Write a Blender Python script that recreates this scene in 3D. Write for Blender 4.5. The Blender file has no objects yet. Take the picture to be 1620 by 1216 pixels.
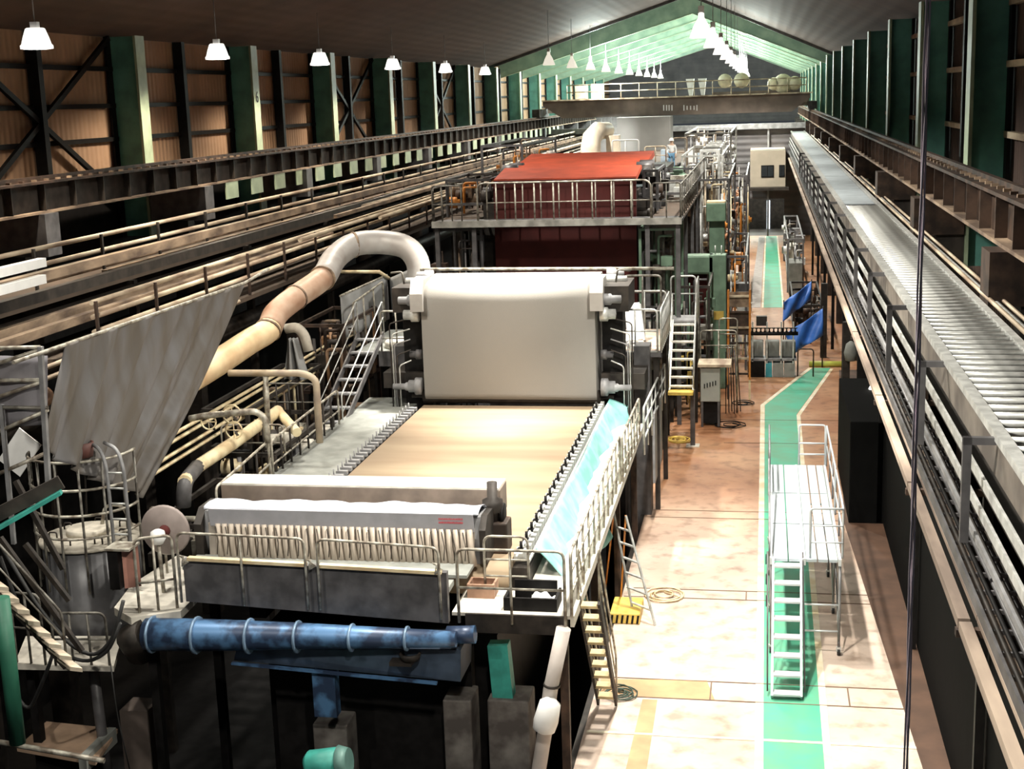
import bpy, math, random
from mathutils import Vector, Matrix
random.seed(7)
D = bpy.data
SC = bpy.context.scene
COL = SC.collection
PI = math.pi
# ------------------------------------------------------------------ camera
H = 12.0                                   # eye height above the hall floor
F = 2166.9                                 # focal length in pixels of the 1620 px wide frame
YAW, PIT, ROL = -0.184381489, 0.205275125, -0.0328290566
def _rot():
    cy, sy, cp, sp, cr, sr = math.cos(YAW), math.sin(YAW), math.cos(PIT), math.sin(PIT), math.cos(ROL), math.sin(ROL)
    B = Matrix(((1,0,0),(0,0,-1),(0,1,0)))
    Ry = Matrix(((cy,0,-sy),(0,1,0),(sy,0,cy)))
    Rx = Matrix(((1,0,0),(0,cp,-sp),(0,sp,cp)))
    Rz = Matrix(((cr,-sr,0),(sr,cr,0),(0,0,1)))
    return Rz @ Rx @ Ry @ B
M = _rot(); MT = M.transposed()
cam = D.cameras.new('camera'); camo = D.objects.new('camera', cam); COL.objects.link(camo)
cam.sensor_width = 36; cam.lens = F/1620*36; cam.clip_start = .1; cam.clip_end = 600
camo.matrix_world = Matrix.Translation((0,0,H)) @ Matrix((M[0], -M[1], -M[2])).transposed().to_4x4()
SC.camera = camo
# ------------------------------------------------------------------ world, exposure, lamps and added lights
w = D.worlds.new('world'); SC.world = w; w.use_nodes = True
w.node_tree.nodes['Background'].inputs[0].default_value = (.75,.85,1,1)
w.node_tree.nodes['Background'].inputs[1].default_value = .025
SC.view_settings.view_transform = 'Standard'; SC.view_settings.look = 'None'
SC.view_settings.gamma = 1; SC.view_settings.use_curve_mapping = False
SC.view_settings.exposure = 1.0
def lamp_or_fill_light(loc, power, kind='SPOT', col=(1,.95,.84), size=.22, ang=150):
    l = D.lights.new('lamp_or_fill_light', kind); l.energy = power; l.color = col
    l.shadow_soft_size = size
    if kind == 'SPOT': l.spot_size = math.radians(ang); l.spot_blend = .5
    o = D.objects.new('lamp_or_fill_light', l); o.location = loc; COL.objects.link(o); return o
RX, RZ = -1.9, 13.9
ROW_R = [44 + 10.15*i for i in range(13)]
ROW_M = [81 + 10.0*i for i in range(10)]
ROW_L = [31, 42.2, 52.6, 63.5, 74.5, 85.5]
ROW_C = [26.5, 38.3, 48.0]                 # unseen lamps added above the frame to whiten the felt's top
for y in ROW_R: lamp_or_fill_light((RX, y, RZ-.32), 2300 if y < 90 else 3400, ang=136 if y < 90 else 150)
lamp_or_fill_light((RX, 30.5, RZ-.32), 4600, ang=86); lamp_or_fill_light((RX, 22.5, RZ-.32), 2700, ang=84)  # narrow spots added to brighten the near floor, no lamps hang here
lamp_or_fill_light((RX, 33, RZ-.32), 1800, ang=158)
for y in (22, 11): lamp_or_fill_light((RX, y, RZ-.32), 2100, ang=156)  # unseen fill lights added for the front
lamp_or_fill_light((-12.3, 11, RZ-.32), 1300, ang=156)  # added fill from the left, no lamp built
for y, e in zip(ROW_C, (2000, 15000, 3500)): lamp_or_fill_light((-7, y, 17.0), e, ang=48, size=.3)
for y in (33, 22): lamp_or_fill_light((-12.3, y, RZ-.32), 1500, ang=130)  # nearer one is added to brighten the tank area
for y in (44, 56, 68): lamp_or_fill_light((-12.3, y, 14.6), 1100, ang=130)
for y in ROW_M: lamp_or_fill_light((-12.3, y, 13.8), 2600)
for y in ROW_L: lamp_or_fill_light((-17, y, 13.5), 1400, col=(1,.85,.66))
for y in ROW_R[7:]: lamp_or_fill_light((RX, y, RZ+.55), 2600, 'POINT', (.9,1,.9))
for y in ROW_M[3:]: lamp_or_fill_light((-12.3, y, 14.7), 2600, 'POINT', (.86,1,.93))
lamp_or_fill_light((-12.3, 101, 14.7), 500, 'POINT', (.86,1,.93)); lamp_or_fill_light((RX, 98, RZ+.5), 500, 'POINT', (.9,1,.9))  # weak up-lights added to brighten the first rafter
# ------------------------------------------------------------------ points from the survey of the photograph
def ray(px, py): return MT @ Vector(((px-810)/F, (py-608)/F, 1))
def ZP(px, py, z=0):
    d = ray(px, py); t = (z-H)/d.z; return Vector((d.x*t, d.y*t, z))
def XP(px, py, x):
    d = ray(px, py); t = x/d.x; return Vector((x, d.y*t, H+d.z*t))
def YP(px, py, y):
    d = ray(px, py); t = y/d.y; return Vector((d.x*t, y, H+d.z*t))
def rz(px, py, x):                         # height of a line running along the hall at side distance x
    return XP(px, py, x).z
# ------------------------------------------------------------------ materials
MATS = {}
def mat(name, col, rough=.6, metal=0, var=.25, scale=3, col2=None, bump=0, emit=None, alpha=1, detail=6, stretch=(1,1,1), lo=.38, hi=.66, spec=None, trans=0):
    if name in MATS: return MATS[name]
    m = D.materials.new(name); m.use_nodes = True; nt = m.node_tree; N = nt.nodes; L = nt.links
    b = N['Principled BSDF']; b.inputs['Roughness'].default_value = rough; b.inputs['Metallic'].default_value = metal
    if spec is not None: b.inputs['Specular IOR Level'].default_value = spec
    tc = N.new('ShaderNodeTexCoord'); mp = N.new('ShaderNodeMapping'); mp.inputs['Scale'].default_value = stretch
    L.new(tc.outputs['Object'], mp.inputs[0])
    n = N.new('ShaderNodeTexNoise'); n.inputs['Scale'].default_value = scale; n.inputs['Detail'].default_value = detail
    L.new(mp.outputs[0], n.inputs['Vector'])
    r = N.new('ShaderNodeValToRGB'); e = r.color_ramp.elements
    c2 = col2 or tuple(c*(1-var) for c in col)
    e[0].position = lo; e[0].color = (*c2, 1); e[1].position = hi; e[1].color = (*col, 1)
    L.new(n.outputs[0], r.inputs[0]); L.new(r.outputs[0], b.inputs['Base Color'])
    if bump:
        bp = N.new('ShaderNodeBump'); bp.inputs['Strength'].default_value = bump; bp.inputs['Distance'].default_value = .03
        L.new(n.outputs[0], bp.inputs['Height']); L.new(bp.outputs[0], b.inputs['Normal'])
    if emit: b.inputs['Emission Color'].default_value = (*emit[0], 1); b.inputs['Emission Strength'].default_value = emit[1]
    if alpha < 1: b.inputs['Alpha'].default_value = alpha
    if trans: b.inputs['Transmission Weight'].default_value = trans
    MATS[name] = m; return m
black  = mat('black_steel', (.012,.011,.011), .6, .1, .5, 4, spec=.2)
dark   = mat('dark_grimy_steel', (.045,.036,.03), .6, .2, .65, 3)
brownst= mat('brown_rusted_steel', (.085,.05,.034), .65, .2, .6, 3, col2=(.025,.016,.012))
gray   = mat('grey_painted_steel', (.30,.30,.31), .5, .1, .4, 3)
dgray  = mat('dark_grey_painted_steel', (.13,.125,.13), .5, .1, .5, 2.5)
galv   = mat('galvanised_steel', (.66,.67,.65), .42, .35, .35, 6)
rail_m = mat('worn_handrail_steel', (.60,.58,.50), .45, .3, .6, 5, col2=(.17,.14,.11))
rail_d = mat('dull_handrail_steel', (.27,.26,.23), .5, .3, .6, 5, col2=(.07,.06,.05))
alu    = mat('bright_aluminium', (.62,.65,.67), .4, .15, .14, 3, stretch=(1,.15,1))
pipe_y = mat('cream_pipe_lagging', (.88,.78,.52), .5, 0, .3, 2, col2=(.58,.44,.26))
pipe_o = mat('rust_streaked_duct', (.50,.45,.42), .5, .2, .3, .9, col2=(.46,.25,.12))
beam_t = mat('tan_dusty_beam', (.36,.26,.175), .7, 0, .5, 2.4, col2=(.10,.065,.045), stretch=(1,.4,1))
beam_p = mat('pale_dusty_beam', (.72,.62,.46), .6, .1, .5, 2, col2=(.28,.2,.14), stretch=(1,.3,1))
green  = mat('green_column_paint', (.15,.42,.36), .55, 0, .35, 1.5)
greenp = mat('pale_lit_green_flange', (.40,.50,.34), .55, 0, .3, 1.5)  # lamplight on the column flanges is put into this paler green
greenm = mat('grey_green_machine_paint', (.17,.27,.19), .5, .1, .35, 2)
teal   = mat('teal_paint', (.05,.36,.30), .5, 0, .35, 3)
blue   = mat('blue_machine_paint', (.09,.20,.38), .4, .2, .55, 2.6, col2=(.03,.05,.10), lo=.45, hi=.6)
blued  = mat('dark_blue_machine_paint', (.085,.12,.18), .4, .2, .5, 2)
tarp   = mat('blue_tarpaulin', (.06,.21,.72), .45, 0, .3, 2)
cloth  = mat('pale_aqua_cloth', (.27,.54,.52), .8, 0, .28, 2.2, col2=(.15,.38,.37))
film   = mat('pale_blue_plastic_film', (.78,.82,.92), .3, 0, .15, 3)
sheet  = mat('grey_dust_sheet', (.17,.165,.17), .6, 0, .3, 1.3, col2=(.115,.10,.085), stretch=(1,1.6,.18))
felt   = mat('white_press_felt', (.29,.275,.255), .9, 0, .05, 60, bump=.15)
white  = mat('white_enamel', (.85,.85,.84), .4, 0, .08, 4)
red    = mat('red_dryer_fabric', (.50,.07,.025), .8, 0, .25, 1.5)
redd   = mat('dark_red_dryer_fabric', (.085,.012,.010), .85, 0, .25, 1.5)
orange = mat('orange_paint', (.75,.28,.05), .5, 0, .3, 4)
yellow = mat('yellow_paint', (.78,.55,.12), .5, 0, .3, 4)
conc   = mat('stained_concrete', (.20,.185,.17), .85, 0, .6, 2.2, col2=(.07,.06,.055), bump=.3)
slab   = mat('pale_grey_deck', (.27,.28,.26), .8, 0, .3, 2.4)
deckp  = mat('pale_walkway_deck', (.70,.66,.58), .7, 0, .3, 3)
deckd  = mat('brown_dusty_deck', (.09,.06,.042), .8, 0, .6, 2, col2=(.07,.05,.035))
rubber = mat('black_rubber', (.02,.02,.02), .6)
skin   = mat('skin', (.55,.36,.26), .6)
wovr   = mat('white_work_jacket', (.8,.82,.82), .8)
bpant  = mat('light_blue_work_trousers', (.18,.38,.60), .8)
glow   = mat('lamp_glass', (.95,.93,.88), .4, 0, .03, 3, emit=((1,.96,.88), .65))
glowd  = mat('dim_lamp_glass', (.85,.80,.68), .4, 0, .03, 3, emit=((1,.93,.78), .4))
lensm  = mat('lamp_lens', (1,1,1), .4, emit=((1,.96,.86), 6))
winglow= mat('lit_opening', (.8,.85,.9), .5, emit=((.8,.9,1), 1.2))
glass  = mat('dark_window_glass', (.03,.035,.04), .1)

def panel_mat(name, col, col2, period=.3, axis='Y', depth=.5):
    m = D.materials.new(name); m.use_nodes = True; nt = m.node_tree; N = nt.nodes; L = nt.links; b = N['Principled BSDF']
    b.inputs['Roughness'].default_value = .75
    tc = N.new('ShaderNodeTexCoord'); wv = N.new('ShaderNodeTexWave'); wv.bands_direction = axis
    wv.inputs['Scale'].default_value = PI/ (10*period) if False else 1/(period*3.2); wv.inputs['Distortion'].default_value = .0
    L.new(tc.outputs['Object'], wv.inputs[0])
    n = N.new('ShaderNodeTexNoise'); n.inputs['Scale'].default_value = .7; n.inputs['Detail'].default_value = 8
    L.new(tc.outputs['Object'], n.inputs['Vector'])
    r = N.new('ShaderNodeValToRGB'); e = r.color_ramp.elements; e[0].position=.35; e[0].color=(*col2,1); e[1].position=.65; e[1].color=(*col,1)
    L.new(n.outputs[0], r.inputs[0]); L.new(r.outputs[0], b.inputs['Base Color'])
    bp = N.new('ShaderNodeBump'); bp.inputs['Strength'].default_value = depth; bp.inputs['Distance'].default_value = .06
    L.new(wv.outputs[0], bp.inputs['Height']); L.new(bp.outputs[0], b.inputs['Normal'])
    return m
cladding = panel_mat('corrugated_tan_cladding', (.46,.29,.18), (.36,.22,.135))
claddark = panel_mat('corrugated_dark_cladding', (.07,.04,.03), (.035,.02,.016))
ceilm = panel_mat('brown_ceiling_panels', (.10,.06,.045), (.07,.042,.032), .6, 'X', .25)
roofm = mat('green_roof_sheet', (.30,.38,.29), .7, 0, .35, .6, col2=(.16,.15,.09))
endm  = panel_mat('grey_corrugated_end_wall', (.12,.11,.115), (.08,.075,.08), .5, 'Z', .6)

def floor_mat():
    m = D.materials.new('stained_floor_coating'); m.use_nodes = True; nt = m.node_tree; N = nt.nodes; L = nt.links; b = N['Principled BSDF']
    tc = N.new('ShaderNodeTexCoord')
    n = N.new('ShaderNodeTexNoise'); n.inputs['Scale'].default_value = .35; n.inputs['Detail'].default_value = 9; n.inputs['Roughness'].default_value=.6
    L.new(tc.outputs['Object'], n.inputs['Vector'])
    r = N.new('ShaderNodeValToRGB'); e = r.color_ramp.elements; e[0].position=.28; e[0].color=(.49,.36,.28,1); e[1].position=.68; e[1].color=(.64,.54,.47,1)
    L.new(n.outputs[0], r.inputs[0])
    # orange worn stretch of the coating beyond the expansion joint
    r2 = N.new('ShaderNodeValToRGB'); e = r2.color_ramp.elements; e[0].position=.36; e[0].color=(.30,.125,.055,1); e[1].position=.66; e[1].color=(.46,.255,.135,1)
    L.new(n.outputs[0], r2.inputs[0])
    sx = N.new('ShaderNodeSeparateXYZ'); L.new(tc.outputs['Object'], sx.inputs[0])
    mr = N.new('ShaderNodeMapRange'); mr.inputs[1].default_value = 33; mr.inputs[2].default_value = 42; L.new(sx.outputs['Y'], mr.inputs[0])
    mx = N.new('ShaderNodeMix'); mx.data_type = 'RGBA'; L.new(mr.outputs[0], mx.inputs[0]); L.new(r.outputs[0], mx.inputs[6]); L.new(r2.outputs[0], mx.inputs[7])
    # small darker spots of wear
    n3 = N.new('ShaderNodeTexNoise'); n3.inputs['Scale'].default_value = 2.2; n3.inputs['Detail'].default_value = 6; L.new(tc.outputs['Object'], n3.inputs['Vector'])
    r3 = N.new('ShaderNodeValToRGB'); e = r3.color_ramp.elements; e[0].position=.30; e[0].color=(.62,.58,.55,1); e[1].position=.5; e[1].color=(1,1,1,1)
    L.new(n3.outputs[0], r3.inputs[0])
    mu = N.new('ShaderNodeMix'); mu.data_type='RGBA'; mu.blend_type='MULTIPLY'; mu.inputs[0].default_value=1; L.new(mx.outputs[2], mu.inputs[6]); L.new(r3.outputs[0], mu.inputs[7])
    L.new(mu.outputs[2], b.inputs['Base Color']); b.inputs['Roughness'].default_value=.5
    return m
floorm = floor_mat()
brownfl= mat('brown_plate_and_shade', (.10,.052,.032), .6, .1, .4, 1.5)
greenl = mat('green_lane_paint', (.06,.42,.27), .55, 0, .35, 1.1, col2=(.10,.33,.2))
whitel = mat('white_line_paint', (.80,.77,.66), .6, 0, .2, 1.5, col2=(.66,.55,.35))
seamm  = mat('floor_joint', (.20,.13,.09), .8)
wirem = D.materials.new('forming_fabric'); wirem.use_nodes = True
def _wire():
    nt = wirem.node_tree; N = nt.nodes; L = nt.links; b = N['Principled BSDF']; b.inputs['Roughness'].default_value=.65
    tc = N.new('ShaderNodeTexCoord'); mp = N.new('ShaderNodeMapping'); mp.inputs['Scale'].default_value=(.12,.8,1); L.new(tc.outputs['Object'], mp.inputs[0])
    n = N.new('ShaderNodeTexNoise'); n.inputs['Scale'].default_value=1.4; n.inputs['Detail'].default_value=4; L.new(mp.outputs[0], n.inputs['Vector'])
    r = N.new('ShaderNodeValToRGB'); e = r.color_ramp.elements; e[0].position=.3; e[0].color=(.26,.185,.12,1); e[1].position=.7; e[1].color=(.37,.285,.19,1)
    L.new(n.outputs[0], r.inputs[0]); L.new(r.outputs[0], b.inputs['Base Color'])
_wire()

# ------------------------------------------------------------------ mesh builder
class MB:
    def __init__(s): s.v=[]; s.f=[]; s.sm=[]
    def add(s, vs, fs, smooth=False):
        o=len(s.v); s.v += [Vector(v) for v in vs]; s.f += [tuple(i+o for i in f) for f in fs]; s.sm += [smooth]*len(fs); return s
    def box(s, x0,x1,y0,y1,z0,z1):
        x0,x1=sorted((x0,x1)); y0,y1=sorted((y0,y1)); z0,z1=sorted((z0,z1))
        return s.add([(x0,y0,z0),(x1,y0,z0),(x1,y1,z0),(x0,y1,z0),(x0,y0,z1),(x1,y0,z1),(x1,y1,z1),(x0,y1,z1)],
              [(0,3,2,1),(4,5,6,7),(0,1,5,4),(1,2,6,5),(2,3,7,6),(3,0,4,7)])
    def bar(s, a, b, w, h, up=(0,0,1)):     # rectangular bar from a to b
        a=Vector(a); b=Vector(b); t=(b-a).normalized(); u=Vector(up)
        if abs(t.dot(u))>.99: u=Vector((0,1,0))
        r=t.cross(u).normalized()*w/2; q=r.cross(t).normalized()*h/2
        return s.add([a-r-q,a+r-q,a+r+q,a-r+q,b-r-q,b+r-q,b+r+q,b-r+q],[(0,3,2,1),(4,5,6,7),(0,1,5,4),(1,2,6,5),(2,3,7,6),(3,0,4,7)])
    def tube(s, pts, r, n=8, fillet=0, caps=True):
        pts=[Vector(p) for p in pts]
        if fillet and len(pts)>2:
            q=[pts[0]]
            for i in range(1,len(pts)-1):
                p=pts[i]; a=pts[i-1]-p; b=pts[i+1]-p; k=min(fillet,a.length*.45,b.length*.45)
                A=p+a.normalized()*k; B=p+b.normalized()*k
                for j in range(5):
                    t=j/4; q.append(A.lerp(p,t).lerp(p.lerp(B,t),t))
            q.append(pts[-1]); pts=q
        rs = r if isinstance(r,(list,tuple)) else [r]*len(pts)
        vs=[]; prev=None
        for i,p in enumerate(pts):
            t=(pts[min(i+1,len(pts)-1)]-pts[max(i-1,0)])
            if t.length<1e-7: t=Vector((0,0,1))
            t.normalize()
            if prev is None:
                u=Vector((0,0,1)) if abs(t.z)<.9 else Vector((1,0,0)); prev=t.cross(u).normalized()
            prev=(prev-t*prev.dot(t)); 
            if prev.length<1e-5: prev=t.orthogonal()
            prev.normalize(); w2=t.cross(prev)
            for k in range(n):
                a=2*PI*k/n; vs.append(p+(prev*math.cos(a)+w2*math.sin(a))*rs[i])
        fs=[(i*n+k,i*n+(k+1)%n,(i+1)*n+(k+1)%n,(i+1)*n+k) for i in range(len(pts)-1) for k in range(n)]
        s.add(vs,fs,True)
        if caps:
            o=len(s.v)-len(vs); s.f.append(tuple(o+k for k in reversed(range(n)))); s.f.append(tuple(o+(len(pts)-1)*n+k for k in range(n))); s.sm+=[False,False]
        return s
    def lathe(s, prof, c=(0,0,0), n=20, ax='z'):   # prof [(r,h)]
        c=Vector(c); vs=[]
        for r,h in prof:
            for k in range(n):
                a=2*PI*k/n; x,y=r*math.cos(a),r*math.sin(a)
                vs.append(c+(Vector((x,y,h)) if ax=='z' else Vector((h,x,y)) if ax=='x' else Vector((x,h,y))))
        fs=[(i*n+k,i*n+(k+1)%n,(i+1)*n+(k+1)%n,(i+1)*n+k) for i in range(len(prof)-1) for k in range(n)]
        if ax=='y': fs=[tuple(reversed(f)) for f in fs]
        s.add(vs,fs,True); o=len(s.v)-len(vs)
        if prof[0][0]>1e-4: s.f.append(tuple(o+k for k in reversed(range(n)))); s.sm.append(False)
        if prof[-1][0]>1e-4: s.f.append(tuple(o+(len(prof)-1)*n+k for k in range(n))); s.sm.append(False)
        return s
    def prism(s, poly, a0, a1, ax='x', smooth=False):  # poly in the two other axes
        def P(u,v,a): return (a,u,v) if ax=='x' else (u,a,v) if ax=='y' else (u,v,a)
        n=len(poly); vs=[P(u,v,a0) for u,v in poly]+[P(u,v,a1) for u,v in poly]
        s.add(vs,[(i,(i+1)%n,n+(i+1)%n,n+i) for i in range(n)],smooth); o=len(s.v)-2*n
        s.f.append(tuple(o+i for i in reversed(range(n)))); s.f.append(tuple(o+n+i for i in range(n))); s.sm+=[False,False]
        return s
    def grid(s, fn, nu, nv, thick=0):
        vs=[Vector(fn(i/nu,j/nv)) for j in range(nv+1) for i in range(nu+1)]
        fs=[(j*(nu+1)+i,j*(nu+1)+i+1,(j+1)*(nu+1)+i+1,(j+1)*(nu+1)+i) for j in range(nv) for i in range(nu)]
        return s.add(vs,fs,True)
    def mesh(s, name, m, off=Vector((0,0,0))):
        me=D.meshes.new(name); me.from_pydata([v-off for v in s.v],[],s.f); me.update()
        me.polygons.foreach_set('use_smooth', s.sm); me.materials.append(m)
        return me
def wloc(o):
    v=Vector(o.location)
    while o.parent: o=o.parent; v+=Vector(o.location)
    return v
def obj(name, mb, m, parent=None, at=None, solid=0, bev=0, local=False):
    off = wloc(parent) if parent else (Vector(at) if at and not local else Vector((0,0,0)))
    o=D.objects.new(name, mb.mesh(name, m, off)); COL.objects.link(o)
    if parent: o.parent=parent
    elif at: o.location=Vector(at)
    if solid:
        md=o.modifiers.new('thickness','SOLIDIFY'); md.thickness=solid
    if bev:
        md=o.modifiers.new('edge','BEVEL'); md.width=bev; md.segments=2; md.limit_method='ANGLE'
    return o
LABELS={}
def tag(o, label, cat, group=None, kind=None):
    o['label']=label; o['category']=cat
    if group: o['group']=group
    if kind: o['kind']=kind
    LABELS.setdefault(label,[]).append(o.name)
    return o
def thing(name, label, cat, loc=(0,0,0), group=None):
    o=D.objects.new(name,None); COL.objects.link(o); o.location=loc; o.empty_display_size=.2
    return tag(o,label,cat,group)
def struct(name, mb, m, parent=None):
    o=obj(name,mb,m,parent)
    if not parent: o['kind']='structure'
    return o
def copy_tree(o, parent=None):
    c=o.copy(); COL.objects.link(c)
    if parent: c.parent=parent
    for ch in list(o.children): copy_tree(ch,c)
    return c
ORD=['nearest','second','third','fourth','fifth','sixth','seventh','eighth','ninth','tenth','eleventh','twelfth','thirteenth','fourteenth','fifteenth','sixteenth','seventeenth','eighteenth']
def nth(i,n=None): return 'farthest' if n and i==n-1 else (ORD[i])

def railing(name, label, pts, h=1.1, sp=1.2, m=rail_m, r=.028, mids=(.5,), cat='handrail', group=None, drop=(True,True), fil=.15, post_m=None):
    pts=[Vector(p) for p in pts]; t=thing(name,label,cat,pts[0],group); up=Vector((0,0,h))
    top=[p+up for p in pts]
    if drop[0]: top=[pts[0]]+top
    if drop[1]: top=top+[pts[-1]]
    obj('top_rail', MB().tube(top, r, 8, fil), m, t)
    for k in mids: obj('mid_rail', MB().tube([p+up*k for p in pts], r*.8, 6), m, t)
    proto=None
    for i in range(len(pts)-1):
        a,b=pts[i],pts[i+1]; n=max(1,round((b-a).length/sp))
        for j in range(n+1):
            if j==0 and (i>0 or drop[0]): continue
            if j==n and i==len(pts)-2 and drop[1]: continue
            p=a.lerp(b,j/n)
            if proto is None:
                proto=obj('post', MB().tube([pts[0],pts[0]+up],r*.9,6), post_m or m, t); o=proto
            else:
                o=proto.copy(); COL.objects.link(o)
            o.location=p-pts[0]
    return t

# ================================================================== SETTING
XL, XR = -20.7, 5.35                        # wall faces
EAVE, RIDX, RIDZ = 14.35, -5.4, 19.1
FE = -3.35                                   # edge of the hall floor beside the machine
fl = struct('floor', MB().box(FE,7,5,118,-.35,0), floorm)
# painted lane and lines on the floor
def strip(name, poly, m, z=.006):
    b=MB(); n=len(poly); b.add([(x,y,.0) for x,y in poly]+[(x,y,z) for x,y in poly],[tuple(range(n,2*n))]+[(i,(i+1)%n,n+(i+1)%n,n+i) for i in range(n)])
    return obj(name,b,m,fl)
Lp=[(0,5),(1.08,5),(1.3,51.5),(2.95,60.5),(2.2,60.5),(.12,53)]
strip('green_lane',Lp,greenl); strip('green_lane',[(.08,78),(1.12,78),(1.15,117.5),(.3,117.5)],greenl)
def line(pts,wd,m=whitel,z=.009,name='painted_line'):
    L=[];R=[]
    for i,p in enumerate(pts):
        a=Vector(pts[max(i-1,0)]); b=Vector(pts[min(i+1,len(pts)-1)]); t=(b-a).normalized(); nrm=Vector((-t.y,t.x))
        L.append(Vector(p)+nrm*wd/2); R.append(Vector(p)-nrm*wd/2)
    return strip(name,[tuple(v) for v in R]+[tuple(v) for v in reversed(L)],m,z)
line([(-.05,5),(.03,53),(2.1,60.5)],.16); line([(1.13,5),(1.36,51.3),(3.0,60.3)],.14)
line([(.02,78),(.24,117.5)],.1); line([(1.17,78),(1.2,117.5)],.1)
line([(-3.3,24.35),(2.9,24.35)],.09,z=.012)
for y0,x0,x1 in ((38.2,-3.3,2.3),(38.9,-3.3,2.3),(32.3,-3.3,2.55),(31.7,-3.3,2.55),(26.9,-3.3,2.8),(26.0,-3.3,2.8),(50.5,-1.6,2.9),(47,-1.3,2.9)):
    line([(x0,y0),(x1,y0)],.03,seamm,.013,'floor_joint')
for x,ya,yb in ((-1.0,26,26.9),(-.35,31.7,32.3),(1.75,26,26.9),(-1.6,26.9,38.2)): 
    if x>-1.5: line([(x,ya),(x,yb)],.03,seamm,.013,'floor_joint')
strip('worn_patch',[(-3.3,26),(-.9,26),(-1.1,26.95),(-3.3,26.8)],mat('orange_worn_coating',(.55,.33,.17),.6,0,.3,1.4),.008)
strip('worn_patch',[(-2.45,20),(-2.0,20),(-2.05,25.9),(-2.35,25.9)],mat('orange_worn_coating',(.6,.4,.2)),.008)
strip('checker_plate',[(3.0,5),(7,5),(7,60),(3.3,60),(2.3,38),(3.02,20)],brownfl,.02)  # brown plate whose outline and dark tone also carry the gangway's shade
strip('grey_floor_band',[(-.75,78),(-.1,78),(.15,117.5),(-.3,117.5)],mat('grey_floor_band',(.42,.38,.36),.7),.007)
struct('floor', MB().box(XL,FE,5,118,-5.3,-5), black)                    # basement floor, coloured black for the darkness under the machine
struct('trim_1', MB().box(FE-.12,FE,5,118,-5,-.002), dark)                    # floor edge face

# left wall with girts and braces
struct('wall_left', MB().box(XL-.2,XL,-6,190,-5,9.4), black)  # lower wall coloured black to hold the basement's darkness
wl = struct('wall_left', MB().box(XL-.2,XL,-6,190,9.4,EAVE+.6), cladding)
for z in (13.35,12.2,11.15,10.0): obj('girt', MB().box(XL,XL+.16,-6,190,z-.07,z+.07), black, wl)
COLY=[32.0+10.15*i for i in range(15)]
for i,y in enumerate(COLY[:6]):
    if i in (0,3,5):
        a=XL+.25
        for (z0,z1) in ((9.2,14.3),(14.3,9.2)):
            obj('brace', MB().bar((a,y+.3,z0),(a,y+9.8,z1),.12,.16), black, wl)
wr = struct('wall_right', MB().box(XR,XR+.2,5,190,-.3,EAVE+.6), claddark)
for z in (9.2,10.9,12.4,13.7): obj('girt', MB().box(XR-.16,XR,5,190,z-.07,z+.07), beam_p if z>10 else black, wr)
# partition at the end of the floor, gable high above it
wb = MB(); wb.box(XL,-1.2,118,118.3,-5,8.9); wb.box(1.75,XR,118,118.3,-.3,8.9); wb.box(-1.2,1.75,118,118.3,3.1,8.9)
wbo=struct('wall_back', wb, endm)
obj('top_beam', MB().box(XL,XR,117.7,118,8.9,9.35), gray, wbo)
obj('post', MB().box(.35,.5,117.8,118,0,8.9), gray, wbo)
struct('wall_end', MB().prism([(XL,8),(XR,8),(XR,EAVE+.2),(RIDX,RIDZ+.4),(XL,EAVE+.2)],190,190.3,'y'), endm)
struct('floor', MB().box(XL,XR,118,190,-.3,0), dark)
struct('wall_passage', MB().box(-1.6,2.2,124,124.2,0,3.2), dark)
# gallery and beige control room below the right end of the partition
cr = struct('wall_control_room', MB().box(-1.0,1.75,112,118,4.5,7.35), mat('beige_wall',(.55,.48,.38),.8,0,.2,.8))
for i,(a,b) in enumerate(((-.15,.85),(1.25,1.7))):
    wn=struct('window_%d'%(i+1), MB().box(a,b,111.93,112,5.25,6.2), black)
    obj('pane', MB().box(a+.06,(a+b)/2-.03,111.9,111.93,5.33,6.12), glass, wn); obj('pane', MB().box((a+b)/2+.03,b-.06,111.9,111.93,5.33,6.12), glass, wn)
struct('trim_2', MB().box(-1.3,2.0,110.5,112,4.3,4.5), dark)
struct('door_1', MB().box(.35,.62,123.9,124,.0,2.5), winglow)
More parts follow.
